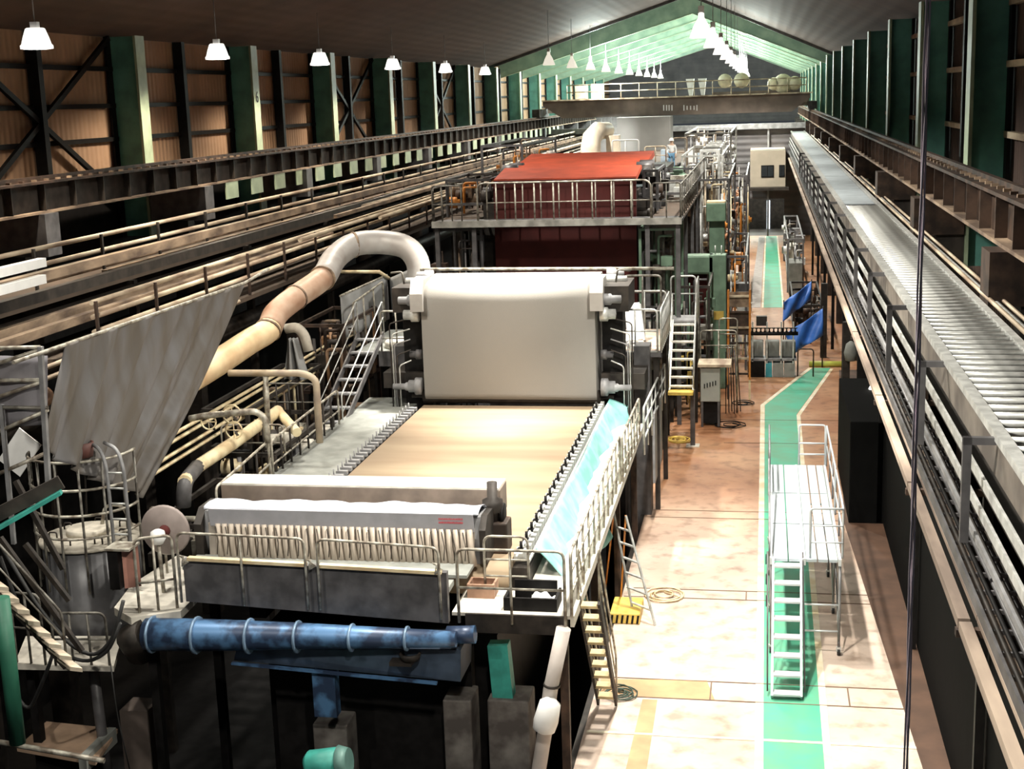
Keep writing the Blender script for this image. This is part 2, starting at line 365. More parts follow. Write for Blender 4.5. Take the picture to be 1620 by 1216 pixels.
# roof: green sheets and rafters beyond the first smooth panelled ceiling
def slope(x): return RIDZ-(abs(x-RIDX))*(RIDZ-EAVE)/((RIDX-XL) if x<RIDX else (XR-RIDX))
struct('ceiling', MB().prism([(XL,EAVE+.5),(RIDX,RIDZ+.5),(XR,EAVE+.5),(XR,EAVE+.7),(RIDX,RIDZ+.7),(XL,EAVE+.7)],104,190,'y'), roofm)
struct('ceiling', MB().prism([(XL,EAVE),(RIDX,RIDZ),(XR,EAVE),(XR,EAVE+.2),(RIDX,RIDZ+.2),(XL,EAVE+.2)],-6,104,'y'), ceilm)
struct('trim_3', MB().prism([(XL,EAVE-.2),(RIDX,RIDZ-.2),(XR,EAVE-.2),(XR,EAVE+.7),(RIDX,RIDZ+.7),(XL,EAVE+.7)],103.8,104.1,'y'), dark)
raf=None
nr=8
for i in range(nr):
    y=110+10.15*i
    if raf is None:
        raf=thing('roof_rafter','','rafter',(RIDX,y,RIDZ),'green roof rafters in the far bays'); del LABELS['']
        for x1 in (XL,XR):
            e=EAVE-.7; b=MB().add([(RIDX,y-.08,RIDZ+.5),(x1,y-.08,EAVE+.5),(x1,y-.08,e),(RIDX,y-.08,RIDZ-1.1),(RIDX,y+.08,RIDZ+.5),(x1,y+.08,EAVE+.5),(x1,y+.08,e),(RIDX,y+.08,RIDZ-1.1)],
              [(0,1,2,3),(7,6,5,4),(3,2,6,7),(0,4,5,1),(1,5,6,2)])
            obj('web', b, mat('pale_green_rafter_paint',(.36,.50,.38),.55,0,.3,1,col2=(.22,.34,.26)), raf); f=MB().bar((RIDX,y,RIDZ-1.1),(x1,y,e),.42,.05); obj('flange', f, greenp, raf)
        o=raf
    else: o=copy_tree(raf); o.location.y=y
    tag(o,'green roof rafter spanning the hall, %s of those beyond the brown ceiling'%nth(i,nr),'rafter','green roof rafters in the far bays')
# purlin-like roof struts in the lit bays
# columns ----------------------------------------------------------
def column(x0,x1,y,side,label,group):
    """H-section: web across the hall, flanges front and back"""
    zb = 8.0
    t=thing('steel_column',label,'column',(x1,y,zb),group)
    lo,hi=sorted((x0,x1))
    obj('web', MB().box(lo+.04,hi-.04,y-.02,y+.02,zb,EAVE), green, t)
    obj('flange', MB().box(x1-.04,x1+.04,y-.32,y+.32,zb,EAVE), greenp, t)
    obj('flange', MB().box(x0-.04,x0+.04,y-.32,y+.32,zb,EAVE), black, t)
    return t
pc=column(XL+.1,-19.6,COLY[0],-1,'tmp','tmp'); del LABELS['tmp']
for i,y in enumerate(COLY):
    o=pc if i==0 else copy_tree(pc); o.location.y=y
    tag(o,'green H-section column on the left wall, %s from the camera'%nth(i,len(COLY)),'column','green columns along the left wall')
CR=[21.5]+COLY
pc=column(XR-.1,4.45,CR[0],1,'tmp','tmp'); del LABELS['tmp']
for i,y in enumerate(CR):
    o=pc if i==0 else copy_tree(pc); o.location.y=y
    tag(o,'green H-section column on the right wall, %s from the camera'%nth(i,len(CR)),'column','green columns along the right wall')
p0=None
for i in range(13):
    y=37.1+10.15*i
    if p0 is None: p0=obj('wall_post', MB().box(XL+.05,XL+.4,y-.13,y+.13,8,EAVE), black, at=(XL,y,8)); o=p0
    else: o=p0.copy(); COL.objects.link(o); o.location.y=y
    tag(o,'slim dark wall post between green columns on the left, %s from the camera'%nth(i,13),'post','dark intermediate posts of the left wall')
p0=None
for i in range(6):
    y=26.8+10.15*i
    if p0 is None: p0=obj('wall_post', MB().box(XR-.4,XR-.05,y-.13,y+.13,8,EAVE), black, at=(XR,y,8)); o=p0
    else: o=p0.copy(); COL.objects.link(o); o.location.y=y
    tag(o,'slim dark wall post between green columns on the right, %s from the camera'%nth(i,6),'post','dark intermediate posts of the right wall')

# ================================================================== HANGING LAMPS
def make_lamp(name, loc, m, r=.33, bell=True, L=1.2):
    t=D.objects.new(name,None); COL.objects.link(t); t.location=loc; x,y,z=loc
    prof=[(.09,.52),(.10,.36),(.14,.30),(.24,.12),(r,-.12),(r+.03,-.2),(r+.03,-.24),(r,-.24)] if bell else [(.2,.26),(.23,.24),(.30,.05),(r+.02,-.12),(r+.05,-.14),(r+.05,-.22),(r,-.22)]
    obj('shade', MB().lathe([(rr,z+h) for rr,h in prof],(x,y,0),20), m, t)
    obj('lens', MB().lathe([(.0,z-.19),(r-.03,-.21+z),(r-.03,z-.225),(0,z-.235)],(x,y,0),16), lensm, t)
    obj('ballast', MB().box(x-.09,x+.09,y-.07,y+.07,z+(.5 if bell else .26),z+(.72 if bell else .4)), white, t)
    obj('hanger', MB().tube([(x,y,z+(.7 if bell else .4)),(x,y,z+L)],.015,5), gray, t)
    return t
for row,(x,z,ys,m,bell,nm,L) in enumerate(((-17,13.75,ROW_L,glow,False,'left row by the wall',1.85),(-12.3,14.1,ROW_M,glowd,True,'middle row over the crane',3.5),(RX,RZ,ROW_R,glow,True,'ridge row over the walkway',4.2))):
    p=None
    for i,y in enumerate(ys):
        if p is None: p=make_lamp('pendant_lamp',(x,y,z),m,bell=bell,L=L); o=p
        else: o=copy_tree(p); o.location.y=y
        tag(o,'%s bell lamp hanging in the %s, %s from the camera'%('white' if m is glow else 'cream',nm,nth(i,len(ys))),'lamp','pendant lamps in the '+nm)

p=None
for i,y in enumerate(ROW_C):
    if p is None: p=make_lamp('pendant_lamp',(-7,y,17.35),glow,bell=True,L=1.4); o=p
    else: o=copy_tree(p); o.location.y=y
    tag(o,'unseen bell lamp added high under the ridge to light the paper machine, %s from the camera'%nth(i,3),'lamp','added unseen lamps high over the machine')
# ================================================================== CRANE RUNWAYS
def rline(name,label,cat,x,z,y0,y1,w_,h_,m,group=None,round_=False):
    b=MB(); b.tube([(x,y0,z),(x,y1,z)],w_/2,8) if round_ else b.box(x-w_/2,x+w_/2,y0,y1,z-h_/2,z+h_/2)
    return tag(obj(name,b,m,at=(x,y0,z)),label,cat,group)
def runway(x,label,y0,y1,mm,side):
    t=thing('crane_runway_girder',label,'crane girder',(x,y0,9.5))
    obj('web', MB().box(x-.03,x+.03,y0,y1,9.62,10.3), mm, t)
    obj('top_flange', MB().box(x-.28,x+.28,y0,y1,10.3,10.36), brownst, t)
    obj('bottom_flange', MB().box(x-.25,x+.25,y0,y1,9.56,9.62), beam_t, t)
    obj('rail', MB().box(x-.05,x+.05,y0,y1,10.36,10.48), brownst, t)
    st=None
    for k in range(int((y1-y0)/1.6)):
        if st is None: st=obj('stiffener', MB().box(x-.22,x+.22,y0+.5,y0+.53,9.62,10.3), mm, t); o=st
        elif k<90: o=st.copy(); COL.objects.link(o); o.location.y=1.6*k
    b=MB()
    for k in range(int((y1-y0)/.6)): b.box(x-.16,x+.16,y0+.6*k,y0+.6*k+.08,10.36,10.41)
    o=obj('rail_clips', b, beam_t, t); o['kind']='stuff'
    return t
runway(-18,'long dark crane girder with rail on top running along the left wall',6,150,dark,-1)
runway(3.8,'long dark brown crane girder with rail on top running along the right wall',6,150,brownst,1)
# ledges behind the girders joining them to the columns
tag(obj('maintenance_ledge', MB().box(-19.6,-18.3,6,150,10.16,10.22), beam_t),'brown ledge between left crane girder and green columns','ledge')
tag(obj('maintenance_ledge', MB().box(4.1,4.5,6,150,10.16,10.22), brownst),'dark ledge between right crane girder and green columns','ledge')
# corbel boxes carrying the girders
p0=None
for i,y in enumerate(COLY):
    if p0 is None: p0=obj('corbel', MB().box(-19.5,-17.6,y-.35,y+.35,8.5,9.56), dgray, at=(-18,y,9)); o=p0
    else: o=p0.copy(); COL.objects.link(o); o.location.y=y
    tag(o,'grey steel corbel under the left crane girder, %s from the camera'%nth(i,len(COLY)),'corbel','corbels under the left crane girder')
p0=None
for i,y in enumerate(CR[:10]):
    if p0 is None: p0=obj('corbel', MB().box(3.3,4.38,y-.4,y+.4,8.75,9.56), brownst, at=(3.8,y,9)); o=p0
    else: o=p0.copy(); COL.objects.link(o); o.location.y=y
    tag(o,'dark brown corbel block under the right crane girder, %s from the camera'%nth(i,10),'corbel','corbels under the right crane girder')
# lower columns on both sides
for xx,ys,lab in ((-18.6,COLY,'left'),(4.1,CR,'right')):
    p0=None
    for i,y in enumerate(ys):
        if p0 is None: p0=obj('lower_column', MB().box(xx-.3,xx+.3,y-.25,y+.25,-5 if xx<0 else 0,8.5 if xx<0 else 8.75), dark, at=(xx,y,0)); o=p0
        else: o=p0.copy(); COL.objects.link(o); o.location.y=y
        tag(o,'dark lower column carrying the %s crane girder, %s from the camera'%(lab,nth(i,len(ys))),'column','lower columns on the %s'%lab)
# green and cream boards hung under the left girder
p0=None
for i in range(34):
    y=44+2.4*i
    if p0 is None: p0=obj('hanging_board', MB().box(-17.80,-17.76,y,y+1.1,9.0,9.565), mat('pale_green_board',(.48,.58,.40),.6,0,.3,1.2), at=(-17.66,y,9.3)); o=p0
    else: o=p0.copy(); COL.objects.link(o); o.location.y=y
    tag(o,'small pale green board hanging under the left crane girder','board','pale green boards under the left crane girder')

# ================================================================== LONG GANGWAYS AND PIPES ON THE LEFT
def long_rail(name,label,cat,px,py,x,y0,y1,r,m,clamps=0,cm=dark,round_=True,hgt=None):
    z=rz(px,py,x); t=thing(name,label,cat,(x,y0,z))
    b=MB(); b.tube([(x,y0,z),(x,y1,z)],r,8) if round_ else b.box(x-r,x+r,y0,y1,z-(hgt or r),z+(hgt or r))
    obj('run',b,m,t)
    return t,z
def long_handrail(label,x,zs,y0,y1,sp,m,pm,zdeck,r=.05,group=None):
    t=thing('gangway_handrail',label,'handrail',(x,y0,zdeck),group)
    for k,z in enumerate(zs): obj('top_rail' if k==0 else 'mid_rail', MB().tube([(x,y0,z),(x,y1,z)],r,8), m, t)
    p0=None; n=int((y1-y0)/sp)
    for k in range(min(n,60)+1):
        if p0 is None: p0=obj('post', MB().box(x+.05,x+.11,y0,y0+.07,zdeck,zs[0]+.03), pm, t)
        else: o=p0.copy(); COL.objects.link(o); o.location.y=sp*k
    return t
zA=[rz(300,341,-15.8),rz(300,362,-15.8)]
long_handrail('pale twin pipe handrail of the upper left gangway',-15.8,zA,18,140,3.2,beam_p,dark,zA[0]-1.15,.055)
tag(obj('gangway_deck', MB().box(-17.4,-15.7,15,117.9,zA[0]-1.25,zA[0]-1.15), deckd, at=(-16.5,15,zA[0]-1.2)),'upper brown gangway deck below the left crane girder','gangway')
tag(obj('service_pipe', MB().tube([(-16.1,18,zA[1]-.45),(-16.1,130,zA[1]-.45)],.06,8), beam_t, at=(-16.1,18,zA[1]-.45)),'tan service pipe just below the twin handrail pipes of upper left gangway','pipe')
zB=[rz(300,430,-14.2),rz(300,450,-14.2),rz(300,471,-14.2)]
yB=XP(143,463,-14.2).y
long_handrail('three-bar tan handrail of the lower left gangway ending above the grey sheet',-14.2,zB,yB,125,3.0,beam_p,brownst,zB[2]-.5,.06)
tag(obj('gangway_deck', MB().box(-15.5,-14.1,yB-.5,117.9,zB[2]-.62,zB[2]-.5), deckd, at=(-14.8,yB,zB[2])),'lower brown gangway deck behind the grey sheet','gangway')
for i,(px,py,x,y0,y1,r,m,lab) in enumerate((
    (200,402,-15.0,19,120,.10,beam_t,'wide tan beam below the upper left gangway'),
    (287,398,-15.3,30,125,.07,beam_t,'thin tan pipe below the upper left gangway'),
    (120,452,-15.1,14,110,.11,dark,'dark dusty beam next to the lower left gangway'),
    (170,470,-15.5,14,100,.10,dark,'dark lower beam behind the three-bar handrail'),
    (40,421,-14.6,18,XP(67,413,-14.6).y,.09,white,'short bright white upper beam at the left edge'),
    (40,448,-14.6,18,XP(67,441,-14.6).y,.09,white,'short bright white lower beam at the left edge'),
    (60,510,-14.9,12,60,.09,beam_t,'tan pipe passing behind the top of the grey sheet'),
    (40,533,-14.5,12,45,.09,beam_t,'tan pipe just over the railing at the left edge'),
    (50,590,-13.6,12,34,.05,beam_p,'thin cream pipe behind the railing at the left edge'),
    (60,604,-13.6,12,34,.05,beam_p,'second thin cream pipe behind the railing at the left edge'),
    (410,608,-13.2,26,44,.045,pipe_y,'upper thin yellow pipe beside the big duct'),
    (410,617,-13.2,26,44,.045,pipe_y,'second thin yellow pipe beside the big duct'),
    (400,640,-13.2,26,44,.045,pipe_y,'third thin yellow pipe beside the big duct'),
    (400,651,-13.2,26,44,.045,pipe_y,'lowest thin yellow pipe beside the big duct'),
    (560,352,-13.9,40,100,.07,beam_p,'cream pipe below the three-bar handrail in the middle distance'),
    (620,338,-13.6,48,110,.07,beam_p,'second cream pipe behind the red dryer section'),
    (600,322,-14.0,44,120,.06,beam_t,'tan pipe over the cream pipes toward the red dryer section'),
    (700,290,-14.8,50,117,.08,beam_p,'cream pipe running behind the red dryer section'),
    (800,262,-14.5,60,125,.09,beam_p,'far cream pipe left of the round cream duct'))):
    z=rz(px,py,x)
    tag(obj('service_pipe' if m not in (white,dark) else 'long_beam', MB().tube([(x,y0,z),(x,min(y1,117.6),z)],r,8) if m not in(white,dark,beam_t) else MB().box(x-r,x+r,y0,min(y1,117.6),z-r,z+r), m, at=(x,y0,z)), lab, 'pipe' if m not in (white,dark) else 'beam')
# dark mass of ducts below the gangways
for i,(x,z,r) in enumerate(((-17.2,7.2,.35),(-16.6,6.3,.4),(-15.6,5.6,.3))):
    tag(obj('dark_duct', MB().tube([(x,10,z),(x,115,z)],r,10), dark, at=(x,10,z)),('highest','middle','lowest')[i]+' of the three dark ducts under the left gangways','duct')
# posts between the left gangways
p0=None
for i in range(10):
    y=24+8*i
    if p0 is None: p0=obj('gangway_post', MB().box(-15.75,-15.55,y,y+.2,-5,zA[0]-1.25), dark, at=(-15.65,y,0)); o=p0
    else: o=p0.copy(); COL.objects.link(o); o.location.y=y
    tag(o,'dark post under the upper left gangway, %s from the camera'%nth(i,10),'post','posts of the left gangways')

# ================================================================== RIGHT GANGWAY (LADDER DECK)
XA, XB, ZD = 2.2, 3.2, 8.78
t=thing('ladder_deck_gangway','bright galvanised gangway with round rungs along the right side','gangway',(XA,10,ZD))
obj('side_beam', MB().box(XA-.06,XA+.06,8,113,ZD-.05,ZD+.03), galv, t); obj('side_beam', MB().box(XB-.05,XB+.05,8,113,ZD-.05,ZD+.03), galv, t)
obj('side_plate', MB().box(XA-.02,XA,8,113,ZD-.42,ZD-.05), mat('dusty_side_plate',(.22,.19,.16),.6,.1,.5,1.5,col2=(.09,.075,.065)), t)
obj('side_plate', MB().box(XB,XB+.02,8,113,ZD-.3,ZD-.05), dgray, t)
p0=None
for k in range(84):
    y=11.2+.34*k
    if y>44: break
    if p0 is None: p0=obj('rung', MB().tube([(XA,y,ZD-.02),(XB,y,ZD-.02)],.038,8), galv, t); y00=y
    else: o=p0.copy(); COL.objects.link(o); o.location.y=y-y00
plm=mat('pale_blue_grey_plate',(.52,.58,.62),.45,.2,.2,2)
for k,(a,b) in enumerate(((40,46),(46.1,53),(53.1,61),(61.1,70),(70.1,80),(80.1,112))): obj('deck_plate', MB().box(XA+.06,XB-.1,a,b,ZD-.01,ZD+.012), plm, t)
obj('lower_deck', MB().box(XA+.1,XB,10,113,ZD-1.0,ZD-.97), dark, t)
# side frames hanging under the inner edge
p0=None
for k in range(16):
    y=9.0+3.9*k+.0
    y=[13.0,16.75,21.2,25.1,29][k] if k<5 else 29+4.1*(k-4)
    if p0 is None:
        b=MB().box(XA-.34,XA-.26,y,y+.07,ZD-1.05,ZD-.02); b.box(XA-.34,XA-.04,y,y+.07,ZD-.09,ZD-.02); p0=obj('hanger_frame', b, dgray, t); y00=y
    else: o=p0.copy(); COL.objects.link(o); o.location.y=y-y00
for dz,dx,r,m in ((-.5,.12,.05,galv),(-.78,.14,.05,galv),(-1.02,.18,.035,gray)): obj('side_rail', MB().box(XA-dx-.015,XA-dx+.015,8,113,ZD+dz-r,ZD+dz+r), m, t)
# cable tray with ladder rungs lower down
t=thing('cable_tray','dark ladder-type cable tray under the right gangway','cable tray',(2.1,10,7.3))
for x in (1.98,2.42): obj('side_channel', MB().box(x-.015,x+.015,8,112,7.2,7.32), dgray, t)
b=MB()
for k in range(170): b.box(1.98,2.42,8+.5*k,8.04+.5*k,7.21,7.25)
o=obj('tray_rungs', b, dgray, t); o['kind']='stuff'
for k,x in enumerate((2.06,2.13,2.21,2.3)): obj('cable', MB().tube([(x,8,7.27),(x,112,7.27)],.025,6), (dark,black,dgray,dark)[k], t)
# plank beam with brackets: lowest and innermost
t=thing('timber_plank_walk','weathered grey-brown plank run below the cable tray','plank',(2.05,8,6.5))
ZPk=rz(1480,870,1.98)
wood=mat('weathered_plank',(.46,.36,.28),.75,0,.55,2,col2=(.2,.15,.12),stretch=(1,.2,1))
ys=[8,13.5,18.5,24,30.5,38,47,58,72,90,112]
for a,b in zip(ys[:-1],ys[1:]):
    obj('plank', MB().box(1.94,2.06,a,b-.08,ZPk-.08,ZPk+.02), wood, t)
    obj('plank', MB().box(2.12,2.36,a,b-.03,ZPk-.0,ZPk+.06), wood, t)
    obj('bracket', MB().box(1.92,3.4,b-.06,b+.04,ZPk-.16,ZPk-.08), brownst, t)
# long pipes beside it
for i,(x,z,m) in enumerate(((2.5,6.9,dgray),(2.66,6.75,dark),(2.5,6.45,dark))):
    tag(obj('long_pipe', MB().tube([(x,8,z),(x,112,z)],.05,8), m, at=(x,8,z)),('upper','middle','lower')[i]+' dark pipe behind the plank run on the right','pipe')
# pipes on brackets outside the deck
for i,(x,z,m,r) in enumerate(((3.32,8.86,beam_p,.035),(3.42,8.8,galv,.04),(3.52,8.84,beam_p,.03))):
    tag(obj('edge_pipe', MB().tube([(x,14,z),(x,100,z)],r,6), m, at=(x,14,z)),('first','second','third')[i]+' narrow pale pipe on the wall side of the ladder deck gangway','pipe')
# square supports, then black shapes standing in for shade under the gangway
p0=None
for k in range(9):
    y=20+9*k
    if p0 is None: p0=obj('gangway_support', MB().box(3.18,3.32,y,y+.14,0,ZD-1.0), black, at=(3.1,y,0)); o=p0
    else: o=p0.copy(); COL.objects.link(o); o.location.y=y
    tag(o,'black support post under the right gangway, %s from the camera'%nth(k,9),'post','posts under the right gangway')
tag(obj('shade_block', MB().box(2.42,3.75,38,44,0,2.95), mat('shade_black',(.004,.004,.004),.9,spec=.05), at=(2.4,38,0), bev=.03),'tall black block standing in for deep shade under the gangway','box')  # solid black form in place of a region that is only shade

tag(obj('shade_screen', MB().box(3.36,3.46,11,38,0,5.4), mat('shade_black',(0,0,0)), at=(3.4,11,0)),'long black screen added as the shade under the right gangway','screen')  # added sheet that holds the black shade below the gangway
# rope hanging near the camera
b=MB()
for j in range(3):
    b.tube([(YP(1468,0,8).x+.012*math.sin(j*2+i*.9), 8+.012*math.cos(j*2+i*.9), 14.2-i*.42) for i in range(26)],.0065,5)
tag(obj('hanging_rope', b, mat('grey_rope',(.62,.55,.62),.8), at=(.95,8,14.2)),'thin grey twisted rope hanging from the roof at the right','rope')

# ================================================================== OVERHEAD CRANE
cy=112.0; z0=YP(1100,181,cy).z; z1=YP(1100,153,cy).z
t=thing('overhead_crane','travelling overhead crane spanning the hall in the distance','crane',(-7.1,cy,z0))
c2=mat('brown_grey_crane_paint',(.22,.17,.14),.6,.1,.4,.8)
obj('main_girder', MB().prism([(-17.6,z1-.35),(-16.0,z0),(2.2,z0),(3.6,z1-.35),(3.6,z1),(-17.6,z1)],cy,cy+.5,'y'), c2, t)
obj('walkway', MB().box(-17.6,3.8,cy-.7,cy,z1,z1+.1), beam_p, t)
obj('second_girder', MB().box(-17.6,3.6,cy+2.5,cy+2.9,z0+.4,z1), c2, t)
for x in (-18,3.8): obj('end_truck', MB().box(x-.3,x+.3,cy-1.2,cy+4,10.48,11.1), dark, t)
b=MB()
for z in (z1+1.2,z1+.65): b.tube([(-15.5,cy-.65,z),(3.3,cy-.65,z)],.045,6)
obj('handrail', b, beam_p, t)
p0=None
for k in range(14):
    if p0 is None: p0=obj('handrail_post', MB().tube([(-15.5,cy-.65,z1),(-15.5,cy-.65,z1+1.2)],.04,5), beam_p, t)
    else: o=p0.copy(); COL.objects.link(o); o.location.x=1.445*k
for x in (-14.9,-13.6): obj('control_box', MB().box(x,x+1.0,cy-.4,cy+.2,z1+.1,z1+1.25), mat('cream_box',(.72,.62,.45),.6), t, bev=.03)
b=MB(); 
for x in (-5.9,-4.95): b.prism([(x-.15,z1+1.4),(x+.5,z1+1.4),(x+.35,z1+.1),(x+.1,z1+.1)],cy-.3,cy+.3,'y')
obj('pulley_frame', b, white, t)
cream=mat('cream_drum',(.72,.66,.5),.55)
for x,r,zz in ((-3.0,.55,1.75),(-1.7,.6,1.75)): obj('hoist_drum', MB().lathe([(0,-.5),(r,-.5),(r,.5),(0,.5)],(x,cy+.6,z1+zz-.6),18,'y'), cream, t)
for x,r in ((.8,.5),(1.5,.75),(2.4,.55)): obj('hoist_motor', MB().lathe([(0,-.6),(r*.7,-.6),(r,-.4),(r,.5),(0,.55)],(x,cy+.6,z1+.8),18,'y'), cream, t)
obj('trolley_frame', MB().box(-4,2.8,cy+.2,cy+2.6,z1,z1+.3), c2, t)
# capacity lettering on the girder
def text(s,loc,size,m,parent,rotx=90,rotz=0,ext=.004):
    c=D.curves.new('lettering','FONT'); c.body=s; c.size=size; c.extrude=ext; c.align_x='CENTER'; c.align_y='CENTER'
    o=D.objects.new('lettering',c); COL.objects.link(o); o.rotation_euler=(math.radians(rotx),0,math.radians(rotz))
    c.materials.append(m); bpy.context.view_layer.update()
    me=D.meshes.new_from_object(o.evaluated_get(bpy.context.evaluated_depsgraph_get())); D.objects.remove(o)
    o=D.objects.new('lettering',me); COL.objects.link(o); o.rotation_euler=(math.radians(rotx),0,math.radians(rotz))
    if parent: o.parent=parent; o.location=Vector(loc)-wloc(parent)
    else: o.location=loc
    return o
for px in (1050,1054.5,1058.5,1063,1082,1087,1092.5,1098,1102.5):
    q_=YP(px,170.5,cy-.02); k_=.16 if px in (1087,1092.5,1098) else .22
    obj('painted_mark', MB().box(q_.x-.045,q_.x+.045,cy-.02,cy,q_.z-k_,q_.z+k_), white, t)
cn=next(o for o in COL.objects if o.name.startswith('steel_column') and o['label'].startswith('green H-section column on the left wall, third'))
bpy.context.view_layer.update()
l_=text('6',(-19.545,cn.location.y,XP(420,154,-19.55).z),.62,black,None,rotz=90)
l_.parent=cn; l_.location=l_.location-cn.location

# ================================================================== FORMING SECTION
WL, WR, WZ = -9.42, -4.57, 3.6
Y0, Y1 = 23.8, 36.75
t=thing('forming_table','paper machine forming table with wide tan fabric running away from the camera','paper machine',(WR,Y0,WZ))
prof=[(Y0,WZ),(Y1,WZ)]+[(Y1+.32*math.sin(a),WZ-.32+.32*math.cos(a)) for a in [PI*k/10 for k in range(1,11)]]+[(Y0,WZ-.64)]+[(Y0-.32*math.sin(a),WZ-.32-.32*math.cos(a)) for a in [PI*k/10 for k in range(1,10)]]
obj('forming_fabric', MB().prism(prof,WL,WR,'x',True), wirem, t)
obj('side_frame', MB().box(WR+.02,WR+.35,Y0,Y1,WZ-1.3,WZ-.12), dark, t)
obj('side_frame', MB().box(WL-.35,WL-.02,Y0,Y1,WZ-1.3,WZ-.15), black, t)
obj('edge_rail', MB().tube([(WR+.1,Y0,WZ+.08),(WR+.1,Y1,WZ+.08)],.03,6), galv, t)
obj('edge_rail', MB().tube([(WR+.34,Y0,WZ+.02),(WR+.34,Y1,WZ+.02)],.035,6), galv, t)
def rep(proto_fn, n, loc_fn):
    p=None
    for k in range(n):
        if p is None: p=proto_fn(); o=p; base=Vector(p.location)
        else: o=p.copy(); COL.objects.link(o)
        o.location=base+Vector(loc_fn(k))
    return p
def clamp_r():
    b=MB().box(WR+.02,WR+.3,Y0+.2,Y0+.3,WZ-.02,WZ+.09); b.box(WR+.2,WR+.3,Y0+.17,Y0+.33,WZ+.0,WZ+.16); return obj('clamp',b,galv,t)
rep(clamp_r,43,lambda k:(0,.3*k,0))
def clamp_d():
    b=MB().box(WR+.06,WR+.2,Y0+.36,Y0+.46,WZ-.02,WZ+.13); b.tube([(WR+.13,Y0+.41,WZ+.1),(WR+.13,Y0+.41,WZ+.26)],.03,6); return obj('dark_clamp',b,black,t)
rep(clamp_d,21,lambda k:(0,.6*k,0))
def clamp_l():
    b=MB().box(WL-.32,WL-.05,Y0+3.4,Y0+3.52,WZ-.02,WZ+.07); b.tube([(WL-.28,Y0+3.46,WZ),(WL-.28,Y0+3.46,WZ+.2)],.02,5); return obj('clamp',b,gray,t)
rep(clamp_l,28,lambda k:(0,.33*k,0))
tag(obj('ledge_slab', MB().box(-11.42,-9.78,25.8,38.2,3.2,3.5), slab, at=(-10.5,26,3.2)),'pale grey slab deck along the left edge of the tan fabric','deck')
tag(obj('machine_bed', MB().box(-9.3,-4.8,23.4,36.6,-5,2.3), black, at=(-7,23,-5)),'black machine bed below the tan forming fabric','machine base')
# aqua cloth hung along the right edge
def drape(u,v):
    y=24.2+12.9*u
    sag=.10*math.sin(u*34)+.07*math.sin(u*61+1.3)
    top=(WZ+.12) + .06*math.sin(u*9)
    L=1.0+.55*math.sin(PI*min(1,max(0,u*1.05)))+.12*math.sin(u*23)
    if u>.93: L*=max(.25,(1-u)/.07)
    x=WR+.40+ .78*v*(1-.35*u) + sag*v + .03*math.sin(u*120)*v
    return (x,y,top-L*v**1.15)
tag(obj('hanging_cloth', MB().grid(drape,120,14), cloth, at=(WR,24,3.6), solid=.02),'pale aqua cloth draped over the right edge of the forming table','cloth')

# ================================================================== HEADBOX
HX0,HX1=-10.7,-4.98
t=thing('headbox','grey headbox across the near end of the machine under plastic film','headbox',(-8,24,3.4))
obj('back_beam', MB().box(HX0,HX1,25.05,25.75,4.05,4.6), mat('brown_grey_beam',(.22,.17,.135),.5,.2,.4,2), t, bev=.02)
obj('beam_cover', MB().box(HX0+.02,HX1-.02,25.05,25.75,4.6,4.64), deckp, t)
obj('body', MB().prism([(23.7,3.5),(23.55,4.1),(23.62,4.5),(24.2,4.5),(24.5,4.1),(25.0,4.0),(25.0,3.64),(23.7,3.64)],HX0+.25,HX1-.1,'x'), gray, t)
obj('end_plate', MB().prism([(23.5,3.0),(23.4,4.3),(23.7,4.55),(24.3,4.55),(25.0,4.1),(25.0,3.0)],HX0+.1,HX0+.25,'x'), dark, t)
obj('end_plate', MB().prism([(23.5,3.64),(23.45,4.3),(23.7,4.52),(24.3,4.5),(25.0,4.1),(25.0,3.64)],HX1-.1,HX1+.02,'x'), dark, t)
# crumpled film over the top
def filmf(u,v):
    x=HX0+.3+(HX1-.1-HX0-.3)*u
    pr=[(24.45,4.22),(24.3,4.50),(24.1,4.60),(23.75,4.66),(23.5,4.64),(23.48,4.58)]
    k=v*5; i=min(4,int(k)); f=k-i
    y=pr[i][0]*(1-f)+pr[i+1][0]*f; z=pr[i][1]*(1-f)+pr[i+1][1]*f
    return (x,y+.04*math.sin(u*31)*(1-v),z+.03*math.sin(u*17+v*5)*(1-v)+.02*math.sin(u*53+v*9)*(1-v))
obj('plastic_film', MB().grid(filmf,80,12), film, t, solid=.008)
obj('cover_band', MB().prism([(23.44,4.6),(23.47,4.6),(23.53,4.25),(23.50,4.25)],HX0+.4,HX1-.2,'x'), mat('grey_lilac_band',(.45,.45,.50),.5,0,.15,3), t)
# tube bank: individual slots on the front
tubeb=mat('tan_grey_tubes',(.48,.41,.34),.5,.1,.35,3)
def slot(): return obj('distributor_tube', MB().tube([(HX0+.55,23.50,4.3),(HX0+.57,23.46,3.95),(HX0+.62,23.42,3.62)],[.055,.06,.075],8), tubeb, t)
rep(slot,38,lambda k:(.132*k,0,0))
def cordk(): return obj('tie_cord', MB().tube([(HX0+.52,23.44,4.26),(HX0+.58,23.37,3.98),(HX0+.57,23.32,3.75)],.010,4), dark, t)
rep(cordk,25,lambda k:(.2*k,0,0))
obj('curtain', MB().prism([(23.52,4.3),(23.48,3.6),(23.53,3.6),(23.57,4.3)],HX0+.35,HX1-.2,'x'), mat('dusty_curtain',(.40,.35,.30),.7,0,.4,2), t)
